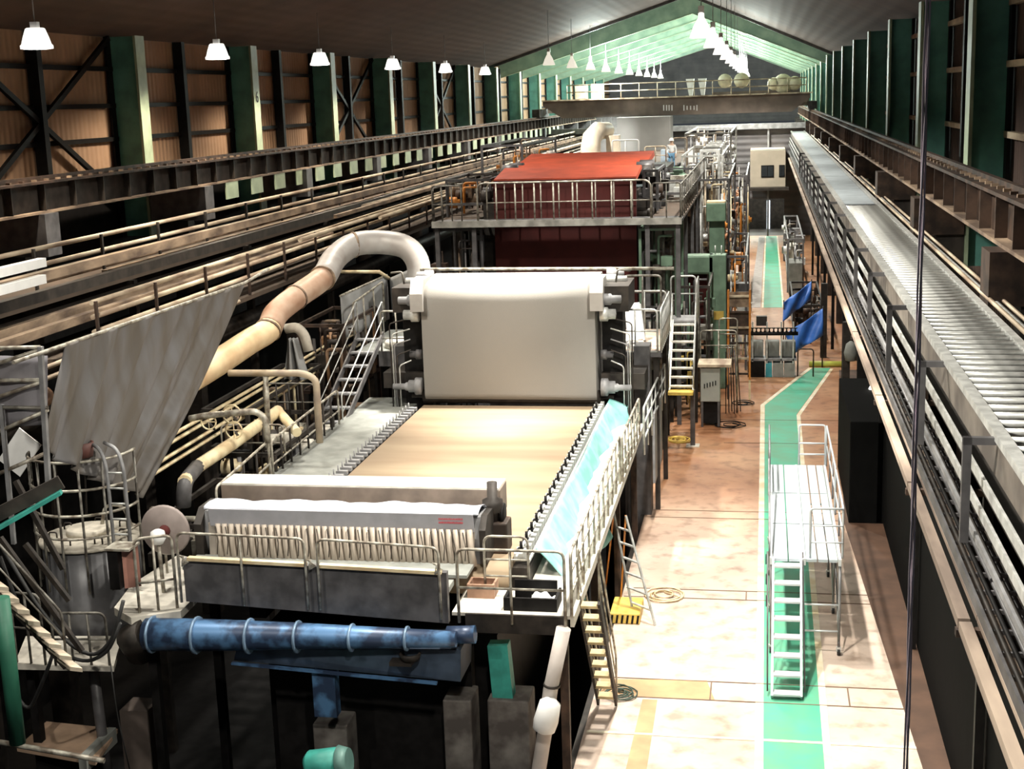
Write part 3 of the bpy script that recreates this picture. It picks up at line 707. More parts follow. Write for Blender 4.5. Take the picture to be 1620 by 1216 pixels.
# two lines of small red print on the band
for r_ in range(2):
    b=MB()
    rr=random.Random(3+r_)
    x=-5.83
    while x<-5.38:
        w_=.012+.012*rr.random(); b.box(x,x+w_,23.447,23.475,4.49-r_*.07,4.515-r_*.07+.01*rr.random()); x+=w_+.007
    obj('red_print', b, mat('red_print',(.5,.1,.12),.6,0,.1), t)
obj('jack_post', MB().lathe([(.13,3.9),(.13,4.35),(.2,4.4),(.2,4.6),(.1,4.65),(.1,4.95),(.0,4.95)],(-5.0,24.4,0),12), dark, t)
obj('jack_arm', MB().box(-5.25,-4.7,24.2,24.7,3.6,4.2), brownst, t, bev=.03)
obj('handwheel', MB().lathe([(.0,0),(.2,0),(.22,.03),(.2,.06),(0,.06)],(-4.85,24.5,4.3),16,'x'), black, t)
obj('sill', MB().box(HX0+.1,HX1-.2,22.76,23.5,3.62,3.68), deckp if False else slab, t)

# front cross beam
t=thing('front_cross_beam','deep dark grey steel beam across the front of the machine','beam',(-8,22.2,3.3))
obj('face_plate', MB().add([(-10.32,22.2,4.02),(-5.42,22.2,3.92),(-5.42,22.2,2.98),(-10.32,22.2,3.22),(-10.32,22.34,4.02),(-5.42,22.34,3.92),(-5.42,22.34,2.98),(-10.32,22.34,3.22)],[(0,3,2,1),(4,5,6,7),(0,1,5,4),(1,2,6,5),(2,3,7,6),(3,0,4,7)]), dgray, t)
obj('top_plate', MB().box(-10.32,-5.42,22.34,22.75,3.5,3.6), slab, t)
obj('lip', MB().bar((-10.2,22.17,4.06),(-7.97,22.17,4.01),.12,.06), pipe_y, t); obj('lip', MB().bar((-7.72,22.17,4.0),(-5.5,22.17,3.94),.12,.06), pipe_y, t)
for x in (-10.25,-7.85,-5.55):
    b=MB()
    for k in range(5): b.tube([(x-.09+.02*k,22.12,4.12),(x+.09-.03*k,22.08,4.02),(x-.05,22.1,3.93)],.012,5)
    obj('rope_tie', b, rail_m, t)
railing('front_handrail','bent tube handrail over the left half of the front beam',[(-10.35,22.08,3.25),(-7.95,22.08,3.2)],h=1.32,sp=1.2,m=rail_m,r=.026,mids=())
railing('front_handrail','bent tube handrail over the right half of the front beam',[(-7.72,22.08,3.2),(-5.52,22.08,3.1)],h=1.32,sp=1.65,m=rail_m,r=.026,mids=())
# blue manifold
t=thing('blue_manifold','blue tapered manifold pipe with flanges below the front beam','pipe',(-8,22,2.8))
obj('pipe', MB().tube([(-10.95,21.8,2.72),(-9.9,21.8,2.75),(-8.2,21.8,2.80),(-5.2,21.8,2.86)],[.30,.29,.24,.14],16), blue, t)
for x,r in ((-10.85,.34),(-10.0,.34),(-9.0,.32),(-8.1,.29),(-7.1,.25),(-6.1,.22)): obj('flange', MB().lathe([(r,0),(r,.04)],(x,21.8,2.72+(x+10.95)*.024),16,'x'), mat('pale_blue_paint',(.25,.38,.55),.4,.1,.4,3), t)
obj('elbow', MB().tube([(-10.95,21.8,2.72),(-11.25,21.85,2.6),(-11.35,22.3,2.2)],[.30,.3,.3],14), dark, t)
obj('stub_pipe', MB().tube([(-5.4,22.0,2.85),(-4.9,22.0,2.88)],.16,12), blue, t)
t=thing('blue_hood','dark blue sloping steel hood under the blue manifold','hood',(-7,22,2))
obj('hood_plate', MB().add([(-9.3,21.9,2.45),(-5.15,21.9,2.62),(-5.2,22.0,1.98),(-9.4,22.0,2.2),(-9.3,22.9,2.45),(-5.15,22.9,2.62),(-5.2,22.9,1.98),(-9.4,22.9,2.2)],[(0,3,2,1),(4,5,6,7),(0,1,5,4),(1,2,6,5),(2,3,7,6),(3,0,4,7)]), blued, t)
obj('edge_lip', MB().bar((-9.4,21.9,2.19),(-5.6,21.9,1.98),.08,.04), blue, t)
obj('bracket', MB().box(-6.4,-6.0,21.7,21.95,2.35,2.42), dark, t); obj('vent_ring', MB().lathe([(.16,2.42),(.2,2.55),(.16,2.56),(.12,2.45)],(-6.05,21.85,0),14), dark, t)
obj('leg', MB().box(-7.92,-7.5,21.95,22.2,1.2,2.05), blue, t)
b=MB().box(-9.0,-5.2,22.9,23.2,-5,2.2)
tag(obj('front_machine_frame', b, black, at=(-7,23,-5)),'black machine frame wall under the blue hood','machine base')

# ================================================================== BASEMENT, NEAR
for nm,(x0,x1,z1_) ,lab in (('concrete_pillar',(-5.62,-5.1,1.48),'left one of two stained concrete pillars below the right platform'),('concrete_pillar',(-4.80,-4.05,1.52),'right and wider stained concrete pillar below the right platform'),('concrete_pillar',(-8.1,-7.45,.88),'short dark concrete pillar under the blue leg')):
    tag(obj(nm, MB().box(x0,x1,22.3,23.0,-5,z1_), conc, at=((x0+x1)/2,22.5,-5), bev=.03),lab,'pillar')
tag(obj('teal_bracket', MB().add([(-4.78,22.4,2.5),(-4.42,22.4,2.52),(-4.35,22.4,1.52),(-4.72,22.4,1.52),(-4.78,22.7,2.5),(-4.42,22.7,2.52),(-4.35,22.7,1.52),(-4.72,22.7,1.52)],[(0,3,2,1),(4,5,6,7),(0,1,5,4),(1,2,6,5),(2,3,7,6),(3,0,4,7)]), teal, at=(-4.6,22.4,1.5)),'dark teal bracket on top of the wide concrete pillar','bracket')
t=thing('standpipe','pale vertical pipe standing at the corner of the near platform','pipe',(-3.88,22,0))
obj('pipe', MB().tube([(-3.34,22,3.05),(-3.6,22,1.9),(-3.72,22,1.1),(-3.88,22,.2),(-4.0,22,-1)],.13,14), mat('pale_pink_grey_pipe',(.6,.54,.5),.5,0,.25,2), t)
obj('collar', MB().tube([(-3.57,22,2.02),(-3.575,22,1.98)],.15,14), dark, t)
tag(obj('junction_housing', MB().tube([(-3.56,21.8,1.82),(-3.58,21.8,1.75),(-3.66,21.8,1.42),(-3.70,21.8,1.26),(-3.71,21.8,1.2)],[.10,.19,.22,.2,.1],14), white, at=(-3.6,21.8,1.2)),'white rounded enamel housing fixed to the pale standpipe','housing')
t=thing('teal_motor','teal electric motor low at the bottom edge','motor',(-7.43,21,.6))
obj('casing', MB().tube([(-7.75,21,.72),(-7.7,21,.74),(-7.2,21,.83),(-7.15,21,.84)],[.2,.27,.27,.2],16), teal, t)
obj('end_cap', MB().tube([(-7.18,21,.835),(-7.0,21,.86)],[.3,.24],16), mat('grey_teal',(.14,.28,.25),.5,.1), t)
obj('foot', MB().box(-7.7,-7.2,20.8,21.2,-.5,.55), dark, t)
t=thing('brown_base_plate','rust-brown steel plate on a stand at the lower left corner','plate',(-12.8,22,.4))
obj('plate', MB().add([(-13.6,21.5,.5),(-11.85,21.15,.5),(-12.05,22.45,.5),(-13.6,22.6,.5),(-13.6,21.5,.42),(-11.85,21.15,.42),(-12.05,22.45,.42),(-13.6,22.6,.42)],[(0,1,2,3),(7,6,5,4),(0,4,5,1),(1,5,6,2),(2,6,7,3),(3,7,4,0)]), mat('rust_brown_plate',(.58,.40,.28),.6,.1,.35,2), t)
obj('stand', MB().box(-13.3,-12.3,21.6,22.3,-5,.42), black, t)
obj('tube', MB().tube([YP(-20,1170,20.5),YP(165,1203,20.5)],.05,8), rail_m, t)
obj('gusset', MB().box(-12.15,-12.0,21.1,22.3,.3,.6), slab, t)
tag(obj('green_post', MB().tube([YP(2,945,19),YP(28,1175,19)],.13,12), mat('deep_green_paint',(.03,.16,.10),.5,0,.3,2), at=YP(15,1100,19)),'round green post at the left edge','post')
tag(obj('grey_post', MB().tube([YP(148,1060,22),YP(172,1240,22)],.10,10), dgray, at=YP(160,1150,22)),'grey vertical pipe post next to the rust-brown plate','post')
t=thing('tray_box','brown-grey box standing behind the grey vertical pipe at the bottom left','box',YP(210,1216,22.5))
obj('body', MB().box(-11.9,-11.35,22.3,22.9,-1,.95), mat('brown_grey_box',(.14,.11,.095),.6), t)
for i,pts in enumerate(([(0,860),(60,960),(110,1020),(150,1040),(180,1010),(195,950)],[(15,1080),(45,1130),(75,1060),(85,1030)],[(0,880),(40,990),(95,1035),(140,1048),(172,1030),(190,985)],[(175,1050),(185,1130),(205,1216)])):
    tag(obj('hose', MB().tube([YP(*p,20.8) for p in pts],.035 if i<3 else .012,8,.3), rubber, at=YP(*pts[0],20.8)),('upper black hose looping under the left stairs','short black hose hanging beside the green post','lower black hose looping under the left stairs','thin black cable hanging below the left walkway')[i],'hose')

# ================================================================== NEAR RIGHT PLATFORM
PZ=3.2
t=thing('near_platform','pale walkway platform with dark edge at the near right corner of the machine','platform',(-4.3,22.2,PZ))
obj('deck', MB().box(-5.35,-3.25,22.2,23.4,PZ-.06,PZ), deckp, t)
obj('front_fascia', MB().box(-5.1,-3.3,22.14,22.2,PZ-.34,PZ-.0), dark, t)
obj('side_fascia', MB().box(-3.25,-3.18,22.2,36.5,PZ-.2,PZ), deckp, t)
obj('long_deck', MB().box(-4.2,-3.25,23.4,36.5,PZ-.06,PZ), deckp, t)
for y in (22.5,27,31.5,36): obj('support', MB().box(-3.5,-3.35,y,y+.15,-5,PZ-.06), brownst, t)
railing('platform_handrail','bent tube handrail along the front of the near right platform',[(-5.2,22.1,PZ-.15),(-3.32,22.1,PZ-.15)],h=1.35,sp=.93,r=.028,mids=(.48,))
railing('platform_handrail','short tube handrail in front of the forming table edge clamps',[(-4.9,23.0,PZ),(-4.1,23.0,PZ)],h=1.15,sp=.8,r=.024,mids=(.35,.62))
railing('walkway_handrail','tall handrail with vertical bars on the outer edge of the walkway beside the aqua cloth',[(-3.22,22.2,PZ),(-3.22,30.5,PZ)],h=1.15,sp=.8,r=.03,mids=(.35,.68,))
railing('walkway_handrail','second length of outer walkway handrail before the press',[(-3.18,30.7,PZ),(-3.18,35.2,PZ-.1)],h=1.1,sp=.8,r=.03,mids=(.33,.66,))
railing('walkway_handrail','grey handrail with plates beside the floor edge near the press',[(-3.0,34.5,PZ-.35),(-2.95,41.5,PZ-.55)],h=1.25,sp=1.1,r=.032,mids=(.33,.66),m=galv)
for y in (37.2,39.2): tag(obj('toe_plate', MB().box(-3.0,-2.93,y,y+.8,1.3,3.3), gray, at=(-3,y,1.3)),('nearer','farther')[y>38]+' grey vertical plate below the handrail near the press','plate')
t=thing('wooden_crate','open brown wooden crate on the near platform','crate',(-4.95,23.0,PZ))
cr_=mat('brown_crate_wood',(.42,.25,.17),.7,0,.3,4)
for a in ((-5.22,-4.72,22.9,22.94,PZ,PZ+.26),(-5.22,-4.72,23.26,23.3,PZ,PZ+.26),(-5.22,-5.18,22.94,23.26,PZ,PZ+.26),(-4.76,-4.72,22.94,23.26,PZ,PZ+.26),(-5.18,-4.76,22.94,23.26,PZ,PZ+.03)): obj('board', MB().box(*a), cr_, t)
t=thing('tool_bin','open black tool bin holding a white rag on the near platform','bin',(-3.95,22.6,PZ))
for a in ((-4.45,-3.5,22.35,22.4,PZ,PZ+.24),(-4.35,-3.58,22.95,23.0,PZ,PZ+.36),(-4.45,-4.4,22.4,22.95,PZ,PZ+.24),(-3.55,-3.5,22.4,22.95,PZ,PZ+.24),(-4.4,-3.55,22.4,22.95,PZ,PZ+.03)): obj('panel', MB().box(*a), black, t)
def ragf(u,v): return (-4.05+.45*u+.02*math.sin(v*9),22.5+.4*v,PZ+.08+.16*math.sin(PI*u)*math.sin(PI*v)+.03*math.sin(u*14+v*7))
tag(obj('rag', MB().grid(ragf,16,14), white, at=(-3.8,22.7,PZ+.05), solid=.01),'crumpled white rag lying in the black tool bin','rag')

# ---- stairs
def stairs(name,label,a,b,side,width,n,tread_m,str_m,rail=True,tread=.24,tt=.05,group=None,rh=.95,rm=None,sides=(-1,1)):
    a=Vector(a); b=Vector(b); s=Vector(side).normalized()*width/2
    t=thing(name,label,'stairs',a,group)
    for sg in sides:
        obj('stringer', MB().bar(a+s*sg,b+s*sg,.05,.18), str_m, t)
    run=Vector((b.x-a.x,b.y-a.y,0)); rn=run.normalized()
    p0=None
    for k in range(n):
        f=(k+.5)/n; p=a.lerp(b,f)
        if p0 is None:
            q=rn*tread/2; u=Vector((0,0,tt)); vs=[p-s-q,p+s-q,p+s+q,p-s+q]
            p0=obj('tread', MB().add(vs+[v+u for v in vs],[(3,2,1,0),(4,5,6,7),(0,1,5,4),(1,2,6,5),(2,3,7,6),(3,0,4,7)]), tread_m, t); pb=p
        else: o=p0.copy(); COL.objects.link(o); o.location=p-pb
    if rail:
        h=Vector((0,0,rh))
        for sg in sides:
            A=a+s*sg*1.05; B=b+s*sg*1.05
            obj('handrail', MB().tube([A,A+h,B+h,B],.022,6,.12), rm or rail_m, t); obj('mid_rail', MB().tube([A+h*.5,B+h*.5],.017,6), rm or rail_m, t)
    return t
stairs('yellow_stairs','narrow yellow stairs leading from the walkway down to the bright floor',(-3.02,25.5,.1),(-3.02,23.0,PZ),(1,0,0),.36,9,mat('pale_yellow_tread',(.66,.52,.28),.5,0,.3,4),dark,rh=1.0)
stairs('press_stairs','grey steel stairs with white rails up to the left press platform',(-11.75,35.3,3.2),(-11.45,38.8,5.3),(1,0,0),.75,7,gray,dgray,rh=1.0,rm=galv)
stairs('landing_stairs','grey stairs with many treads down from the landing right of the press',(-2.72,46.2,2.0),(-2.75,48.9,4.0),(1,0,0),.8,8,deckp,galv,rh=1.05,rm=galv)
stairs('side_stairs','worn stairs with pale treads at the far left edge',YP(118,1062,19.7),YP(-30,900,19.9),(.75,-.65,0),.62,9,mat('worn_tread',(.85,.72,.56),.6,.1,.4,3),dark,rail=True,tt=.07,rm=rail_d,sides=(-1,))

# stepladder on the floor
t=thing('stepladder','aluminium stepladder standing on the bright floor by the walkway','ladder',(-2.9,30.2,0))
ap=(-3.25,30.6,2.45)
for dx in (-.22,.22):
    obj('front_rail', MB().bar((-2.66+dx*1.2,30.1-dx,0),(ap[0]+dx*.7,ap[1]-dx*.6,ap[2]),.05,.03), galv, t)
    obj('rear_rail', MB().bar((-3.55+dx,31.4-dx,0),(ap[0]+dx*.7,ap[1]-dx*.6,ap[2]),.04,.03), orange, t)
for k in range(6):
    f=(k+1)/7; c=Vector((-2.66,30.1,0)).lerp(Vector(ap),f); w_=.26-.1*f
    obj('rung', MB().bar(c+Vector((-w_,w_*.9,0)),c+Vector((w_,-w_*.9,0)),.07,.03), galv, t)
t=thing('striped_step_base','low yellow step block with black stripes on its front','step',(-3.1,30.1,0))
obj('block', MB().box(-3.45,-2.75,29.9,31.0,0,.26), yellow, t, bev=.03)
for k in range(6): obj('stripe', MB().add([(-3.44+.12*k,29.89,.02),(-3.39+.12*k,29.89,.02),(-3.36+.12*k,29.89,.22),(-3.41+.12*k,29.89,.22)],[(0,1,2,3)]), black, t, solid=.005)
def coil(name,label,c,r,n,th,m,seed=1,flat=.7):
    rr=random.Random(seed); pts=[]
    for k in range(n*16):
        a=2*PI*k/16; q=r*(.75+.35*math.sin(k*.13+seed)+.08*rr.random()); pts.append((c[0]+q*math.cos(a)+.06*math.sin(k*.05),c[1]+q*math.sin(a)*flat*1.5,c[2]+th+.012*(k/16)))
    pts.append((pts[-1][0]-r*.9,pts[-1][1]+r*.9,c[2]+th))
    return tag(obj(name, MB().tube(pts,th,5), m, at=c),label,'cable')
coil('cable_coil','loose dark green cable coil on the bright near floor',(-2.85,26.05,0),.30,6,.016,mat('dark_green_cable',(.05,.08,.06),.5),3)
coil('hose_coil','pale hose coil lying beside the striped step',(-2.35,31.8,0),.45,4,.02,pipe_y,5)
coil('hose_coil','yellow hose coil on the orange floor under the landing stairs',(-2.9,47.2,0),.35,5,.02,yellow,6)
coil('cable_coil','dark cable loops on the floor beside the grey control cabinet',(-1.2,49.6,0),.55,3,.018,black,8)
coil('cable_coil','dark cable loop on the brown floor behind the control cabinet',(-.75,53.2,0),.4,3,.018,black,9)

# ================================================================== PRESS SECTION
PL,PR,PY=-9.38,-4.5,36.8
t=thing('press_section','press section wrapped by a wide white felt','press',(-7,37.5,3.6))
pf=[(PY+.12,WZ+.12)]+[(PY+.22-.22*math.cos(a),WZ+.34-.22*math.sin(a)) for a in (1.2,.8,.4,0)]+[(PY,6.5)]
for k in range(1,9):
    a=PI/2*k/8; pf.append((PY+.62-.62*math.cos(a),6.5+.55*math.sin(a)))
pf+=[(38.75,7.1),(38.95,7.0),(39.0,6.8),(39.0,WZ+.12)]
obj('felt', MB().prism(pf,PL,PR,'x',True), felt, t)
obj('lower_roll', MB().lathe([(.06,PL-.45),(.06,PL-.1),(.2,PL-.1),(.2,PR+.1),(.06,PR+.1),(.06,PR+.45)],(0,PY+.3,WZ+.2),16,'x'), dark, t)
for x0 in (PL-.28,PR-.12):
    obj('doctor_bracket', MB().prism([(PY-.12,6.28),(PY-.12,6.78),(PY+.1,7.16),(PY+.9,7.16),(PY+.9,6.28)],x0,x0+.36,'x'), mat('grey_bracket',(.42,.40,.38),.5,.1,.2,2), t)
# tending and drive side frames
for sg,x in ((1,PR),(-1,PL)):
    nm='right' if sg>0 else 'left'
    u=thing('press_side_frame','dark frame with bearing housings and cylinders on the %s side of the white felt'%nm,'machine frame',(x+sg*.5,38,0))
    def bx(a,b,c,d,e,f): return MB().box(x+sg*a,x+sg*b,c,d,e,f)
    obj('column', bx(.12,.7,37.4,38.2,-5,6.6), black, u); obj('column', bx(.9,1.35,38.4,39.1,-5,5.0), dgray, u)
    obj('cross_block', bx(.1,1.3,37.2,39.2,4.0,4.45), dark, u); obj('head_block', bx(.1,.9,37.1,38.9,6.2,6.9), dark, u)
    for (yy,zz,r,L,m) in ((37.0,6.15,.2,.55,galv),(37.0,4.1,.25,.5,gray),(36.95,4.1,.12,.95,gray),(37.05,6.55,.16,.7,gray),(37.1,5.0,.14,.45,dgray),(38.9,7.0,.18,.6,gray),(38.2,6.95,.14,.75,galv)):
        obj('bearing_housing', MB().lathe([(0,x+sg*.1),(r,x+sg*.12),(r,x+sg*(L*.6)),(r*.7,x+sg*(L*.65)),(r*.7,x+sg*L),(0,x+sg*(L+.02))] if sg>0 else [(0,x-L-.02),(r*.7,x-L),(r*.7,x-L*.65),(r,x-L*.6),(r,x-.12),(0,x-.1)],(0,yy,zz),14,'x'), m, u)
    for k in range(5):
        zz=4.7+.3*k; obj('hydraulic_line', MB().tube([(x+sg*(.75+.06*k),37.0,3.0),(x+sg*(.75+.06*k),36.98,zz),(x+sg*.4,37.0,zz+.15)],.02,5,.1), (galv,dark,gray)[k%3], u)
    obj('handle', MB().tube([(x+sg*.55,37.2,7.0),(x+sg*.6,37.2,7.35),(x+sg*.95,37.3,7.3)],.03,6,.08), rail_d, u)
tag(obj('top_roller', MB().tube([(PL-.6,39.3,7.15),(PR+2.0,39.3,7.1)],.05,10), rail_m, at=(-7,39.3,7.1)),'thin pale bar running just behind the top of the white felt','bar')
# right platform of the press
t=thing('press_platform','cluttered platform on the right side of the press','platform',(-3.6,39.8,4.8))
obj('deck', MB().box(-4.3,-2.85,38.8,42.5,4.72,4.8), mat('dusty_pinkish_deck',(.5,.40,.32),.8,0,.4,3), t)
obj('fascia', MB().box(-4.3,-2.85,38.74,38.8,4.62,4.8), dgray, t)
for x,y in ((-3.0,39),(-3.0,42.3),(-4.2,42.3)): obj('leg', MB().box(x-.07,x+.07,y-.07,y+.07,0 if x>FE else -5,4.72), dark, t)
railing('press_handrail','white bent handrail across the front of the right press platform',[(-4.22,38.75,4.75),(-2.95,38.75,4.75)],h=1.25,sp=.65,m=galv,r=.03,mids=(.02,.5))
railing('press_handrail','white handrail with close bars on the outer side of the right press platform',[(-2.85,38.8,4.75),(-2.85,42.4,4.75)],h=1.25,sp=.33,m=galv,r=.03,mids=(.02,.5))
railing('press_handrail','white handrail across the back of the right press platform',[(-4.3,42.5,4.75),(-2.95,42.5,4.75)],h=1.25,sp=.65,m=galv,r=.03,mids=(.5,))
t=thing('tool_chair','white upright board rack leaning on the right press platform','rack',(-3.6,40.5,4.8))
obj('board', MB().bar((-3.75,40.5,4.82),(-3.85,40.7,5.9),.45,.05,(0,1,0)), white, t); obj('side_board', MB().bar((-3.45,40.3,4.82),(-3.6,40.7,5.85),.06,.25,(0,1,0)), galv, t)
for k in range(9):
    rr=random.Random(k+40); c=(-4.15+.9*rr.random(),39.0+1.2*rr.random(),4.8)
    tag(obj('small_part', MB().lathe([(0,0),(.08,.0),(.09,.1),(.05,.16),(0,.17)],(0,0,0),8) if k%2 else MB().box(-.12,.12,-.08,.08,0,.1), (galv,gray,white)[k%3], at=c, local=True),'small grey machine part scattered on the right press platform','machine part','small parts scattered on the right press platform')
for o in [o for o in COL.objects if o.name.startswith('small_part')]:
    pass
railing('press_pipe_frame','dark bent pipe frame behind the right press platform',[(-4.25,42.4,4.8),(-3.1,42.4,4.8)],h=1.7,sp=.5,m=rail_d,r=.035,mids=())
# landing right of the platform
t=thing('stair_landing','grey landing at the top of the landing stairs','platform',(-2.7,49.5,4.0))
obj('deck', MB().box(-3.4,-2.3,48.9,50.2,3.94,4.02), gray, t)
for x in (-3.3,-2.4): obj('leg', MB().box(x-.06,x+.06,50.0,50.12,0,3.94), dark, t)
railing('landing_handrail','pale tube gate across the back of the grey landing',[(-3.3,50.1,4.02),(-2.4,50.1,4.02)],h=1.45,sp=.9,m=galv,r=.035,mids=(.55,))
railing('landing_handrail','bright close-barred handrail on the outer side of the grey landing',[(-2.3,48.9,4.02),(-2.3,50.1,4.02)],h=1.45,sp=.3,m=galv,r=.03,mids=(.5,))
t=thing('steel_prop','single dark steel prop with foot plate carrying the landing stairs','post',(-2.35,46.5,0))
obj('shaft', MB().box(-2.43,-2.27,46.42,46.58,0,2.0), dgray, t); obj('foot_plate', MB().box(-2.58,-2.12,46.3,46.7,0,.04), deckp, t)
tag(obj('stair_pad', MB().box(-3.15,-2.3,45.8,46.4,1.95,2.05), yellow, at=(-2.7,46,2)),'yellow step plate at the foot of the landing stairs','step')
# left platform of the press
t=thing('press_platform','pale platform with machine parts on the left side of the press','platform',(-11,39.6,4.8))
obj('deck', MB().box(-11.9,-10.0,38.7,42.5,4.7,4.8), slab, t); obj('fascia', MB().box(-11.2,-10.0,38.62,38.7,4.35,4.8), dgray, t)
obj('cream_tank', MB().lathe([(0,0),(.5,0),(.5,.18),(.42,.24),(0,.24)],(-10.7,39.4,4.8),18), deckp, t)
for x,y in ((-11.8,42),(-10.1,42),(-10.1,39)): obj('leg', MB().box(x-.08,x+.08,y-.08,y+.08,-5,4.7), black, t)
railing('press_handrail','bent tube handrail across the front of the left press platform',[(-11.1,38.65,4.75),(-10.15,38.65,4.75)],h=1.25,sp=.5,m=rail_m,r=.03,mids=(.35,))
railing('press_handrail','low handrail at the top of the left press stairs',[(-12.0,38.9,4.9),(-12.0,42.3,5.1)],h=1.3,sp=1.1,m=rail_m,r=.03,mids=())
# grey sheets hanging on rails behind the platform
def cur(x0,y0,zt0,x1,y1,zt1,L0,L1):
    def f(u,v):
        x=x0+(x1-x0)*u; y=y0+(y1-y0)*u; zt=zt0+(zt1-zt0)*u; L=L0+(L1-L0)*u
        return (x+.05*math.sin(u*25)*v,y+.08*math.sin(u*33+v)*v,zt-L*v)
    return f
pa=YP(538,468,39); pb=YP(612,435,44); pc_=YP(652,424,42)
tag(obj('plastic_sheet', MB().grid(cur(pa.x,pa.y,pa.z,pb.x,pb.y,pb.z,1.3,1.5),40,10), mat('grey_plastic_sheet',(.42,.43,.44),.4,0,.2,2), at=pa, solid=.01),'grey plastic sheet hung on the rail behind the left press platform, left one','sheet')
tag(obj('plastic_sheet', MB().grid(cur(pb.x+.1,pb.y,pb.z-.1,pc_.x,pc_.y,pc_.z,1.3,1.1),24,10), mat('grey_plastic_sheet',(0,0,0)), at=pb, solid=.01),'smaller grey plastic sheet hung next to the bent duct end','sheet')
tag(obj('sheet_rail', MB().tube([YP(480+60,430,43),YP(600,430,43),YP(615,440,44)],.06,8), pipe_y, at=YP(540,430,43)),'pale straight pipe above the two grey plastic sheets','pipe')
tag(obj('sheet_rail', MB().tube([pa,pb],.035,8), rail_m, at=pa),'sloping tube carrying the left grey plastic sheet','pipe')

# ================================================================== RED DRYER SECTION
DY=50.5; DL,DR=-10.0,-4.62
t=thing('dryer_section','dryer section covered with red fabric','dryer',(-7.3,DY,3))
obj('front_fabric', MB().box(DL,DR,DY+.6,DY+.75,2.6,9.0), redd, t)
obj('top_fabric', MB().prism([(DY+.6,8.85),(DY+.75,9.05),(DY+3.1,9.35),(DY+3.3,9.2)],DL,DR,'x'), red, t)
obj('rear_top_fabric', MB().prism([(DY+4.4,9.05),(DY+4.7,9.25),(DY+9.5,9.62),(DY+9.8,9.4)],DL,DR,'x'), red, t)
obj('frame_top', MB().box(DL,DR,DY+3.2,DY+4.6,8.6,8.95), dark, t)
obj('rear_body', MB().box(DL,DR,DY+.8,DY+23,-5,8.5), dark, t)
for sg,x in ((1,DR),(-1,DL)):
    obj('side_frame', MB().box(x,x+sg*.5,DY+1,DY+23,-5,8.2), dark, t)
    rr=random.Random(int(x*7)); 
    for k in range(22):
        yy=DY+1+1.0*k; zz=7.6+.9*rr.random(); r=.16+.2*rr.random(); xx=x+sg*(.2+.3*rr.random())
        L=.3+.4*rr.random()
        prof=[(0,xx-L/2),(r,xx-L/2),(r,xx+L/2),(0,xx+L/2)]
        obj('bearing_housing', MB().lathe(prof,(0,yy,zz),12,'x'), (dark,dgray,brownst,greenm,black)[k%5], t)
    for k in range(6):
        obj('bearing_housing', MB().lathe([(0,x-.3),(.28,x-.3),(.28,x+.3),(0,x+.3)],(0,DY+3.3+.5*k,8.9+.12*(k%3)),12,'x'), (black,dark,dgray)[k%3], t)
t=thing('dryer_platform','dark walkway across the front of the red dryer section','platform',(-7.5,DY,7.6))
obj('deck', MB().box(-12.05,-2.85,DY-1.0,DY+.35,7.5,7.6), dgray, t)
obj('fascia', MB().box(-12.05,-2.85,DY-1.05,DY-1.0,7.42,7.66), mat('dusty_fascia',(.33,.32,.29),.7,0,.5,2.5), t)
obj('side_deck', MB().box(-4.0,-2.85,DY+.35,DY+23,7.5,7.6), deckd, t); obj('side_deck', MB().box(-12.05,-10.6,DY+.35,DY+23,7.5,7.6), deckd, t)
for x in (-11.9,-10.5,-4.1,-3.0): obj('post', MB().box(x-.08,x+.08,DY-.9,DY-.74,0 if x>FE else -5,7.5), dgray, t)
for k in range(5): obj('post', MB().box(-3.05,-2.92,DY+4+5*k,DY+4.13+5*k,0,7.5), dgray, t)
railing('dryer_handrail','long bent handrail in front of the dark red dryer fabric',[(-10.3,DY-1.0,7.6),(-3.95,DY-1.0,7.6)],h=1.42,sp=.72,m=rail_m,r=.035,mids=(),fil=.3)
railing('dryer_handrail','inner parallel handrail close to the dark red dryer fabric',[(-10.2,DY+.3,7.6),(-4.05,DY+.3,7.6)],h=1.35,sp=.72,m=rail_m,r=.028,mids=(.45,),fil=.3)
railing('dryer_handrail','handrail around the left wing of the dryer walkway',[(-12.0,DY-1.0,7.6),(-10.9,DY-1.0,7.6)],h=1.35,sp=.36,m=rail_d,r=.028,mids=(.5,),fil=.1)
railing('dryer_handrail','handrail on the right corner of the dryer walkway',[(-3.9,DY-1.0,7.6),(-2.9,DY-1.0,7.6)],h=1.3,sp=.5,m=rail_d,r=.028,mids=(.5,),fil=.1)
railing('dryer_handrail','long side handrail running away on the right of the red dryer section',[(-2.88,DY-1.0,7.6),(-2.88,DY+25,7.6)],h=1.25,sp=1.2,m=rail_d,r=.03,mids=(.5,),fil=.1)
railing('dryer_handrail','long side handrail running away on the left of the red dryer section',[(-12.0,DY-.8,7.6),(-12.0,DY+25,7.6)],h=1.25,sp=1.3,m=rail_d,r=.03,mids=(.5,),fil=.1)
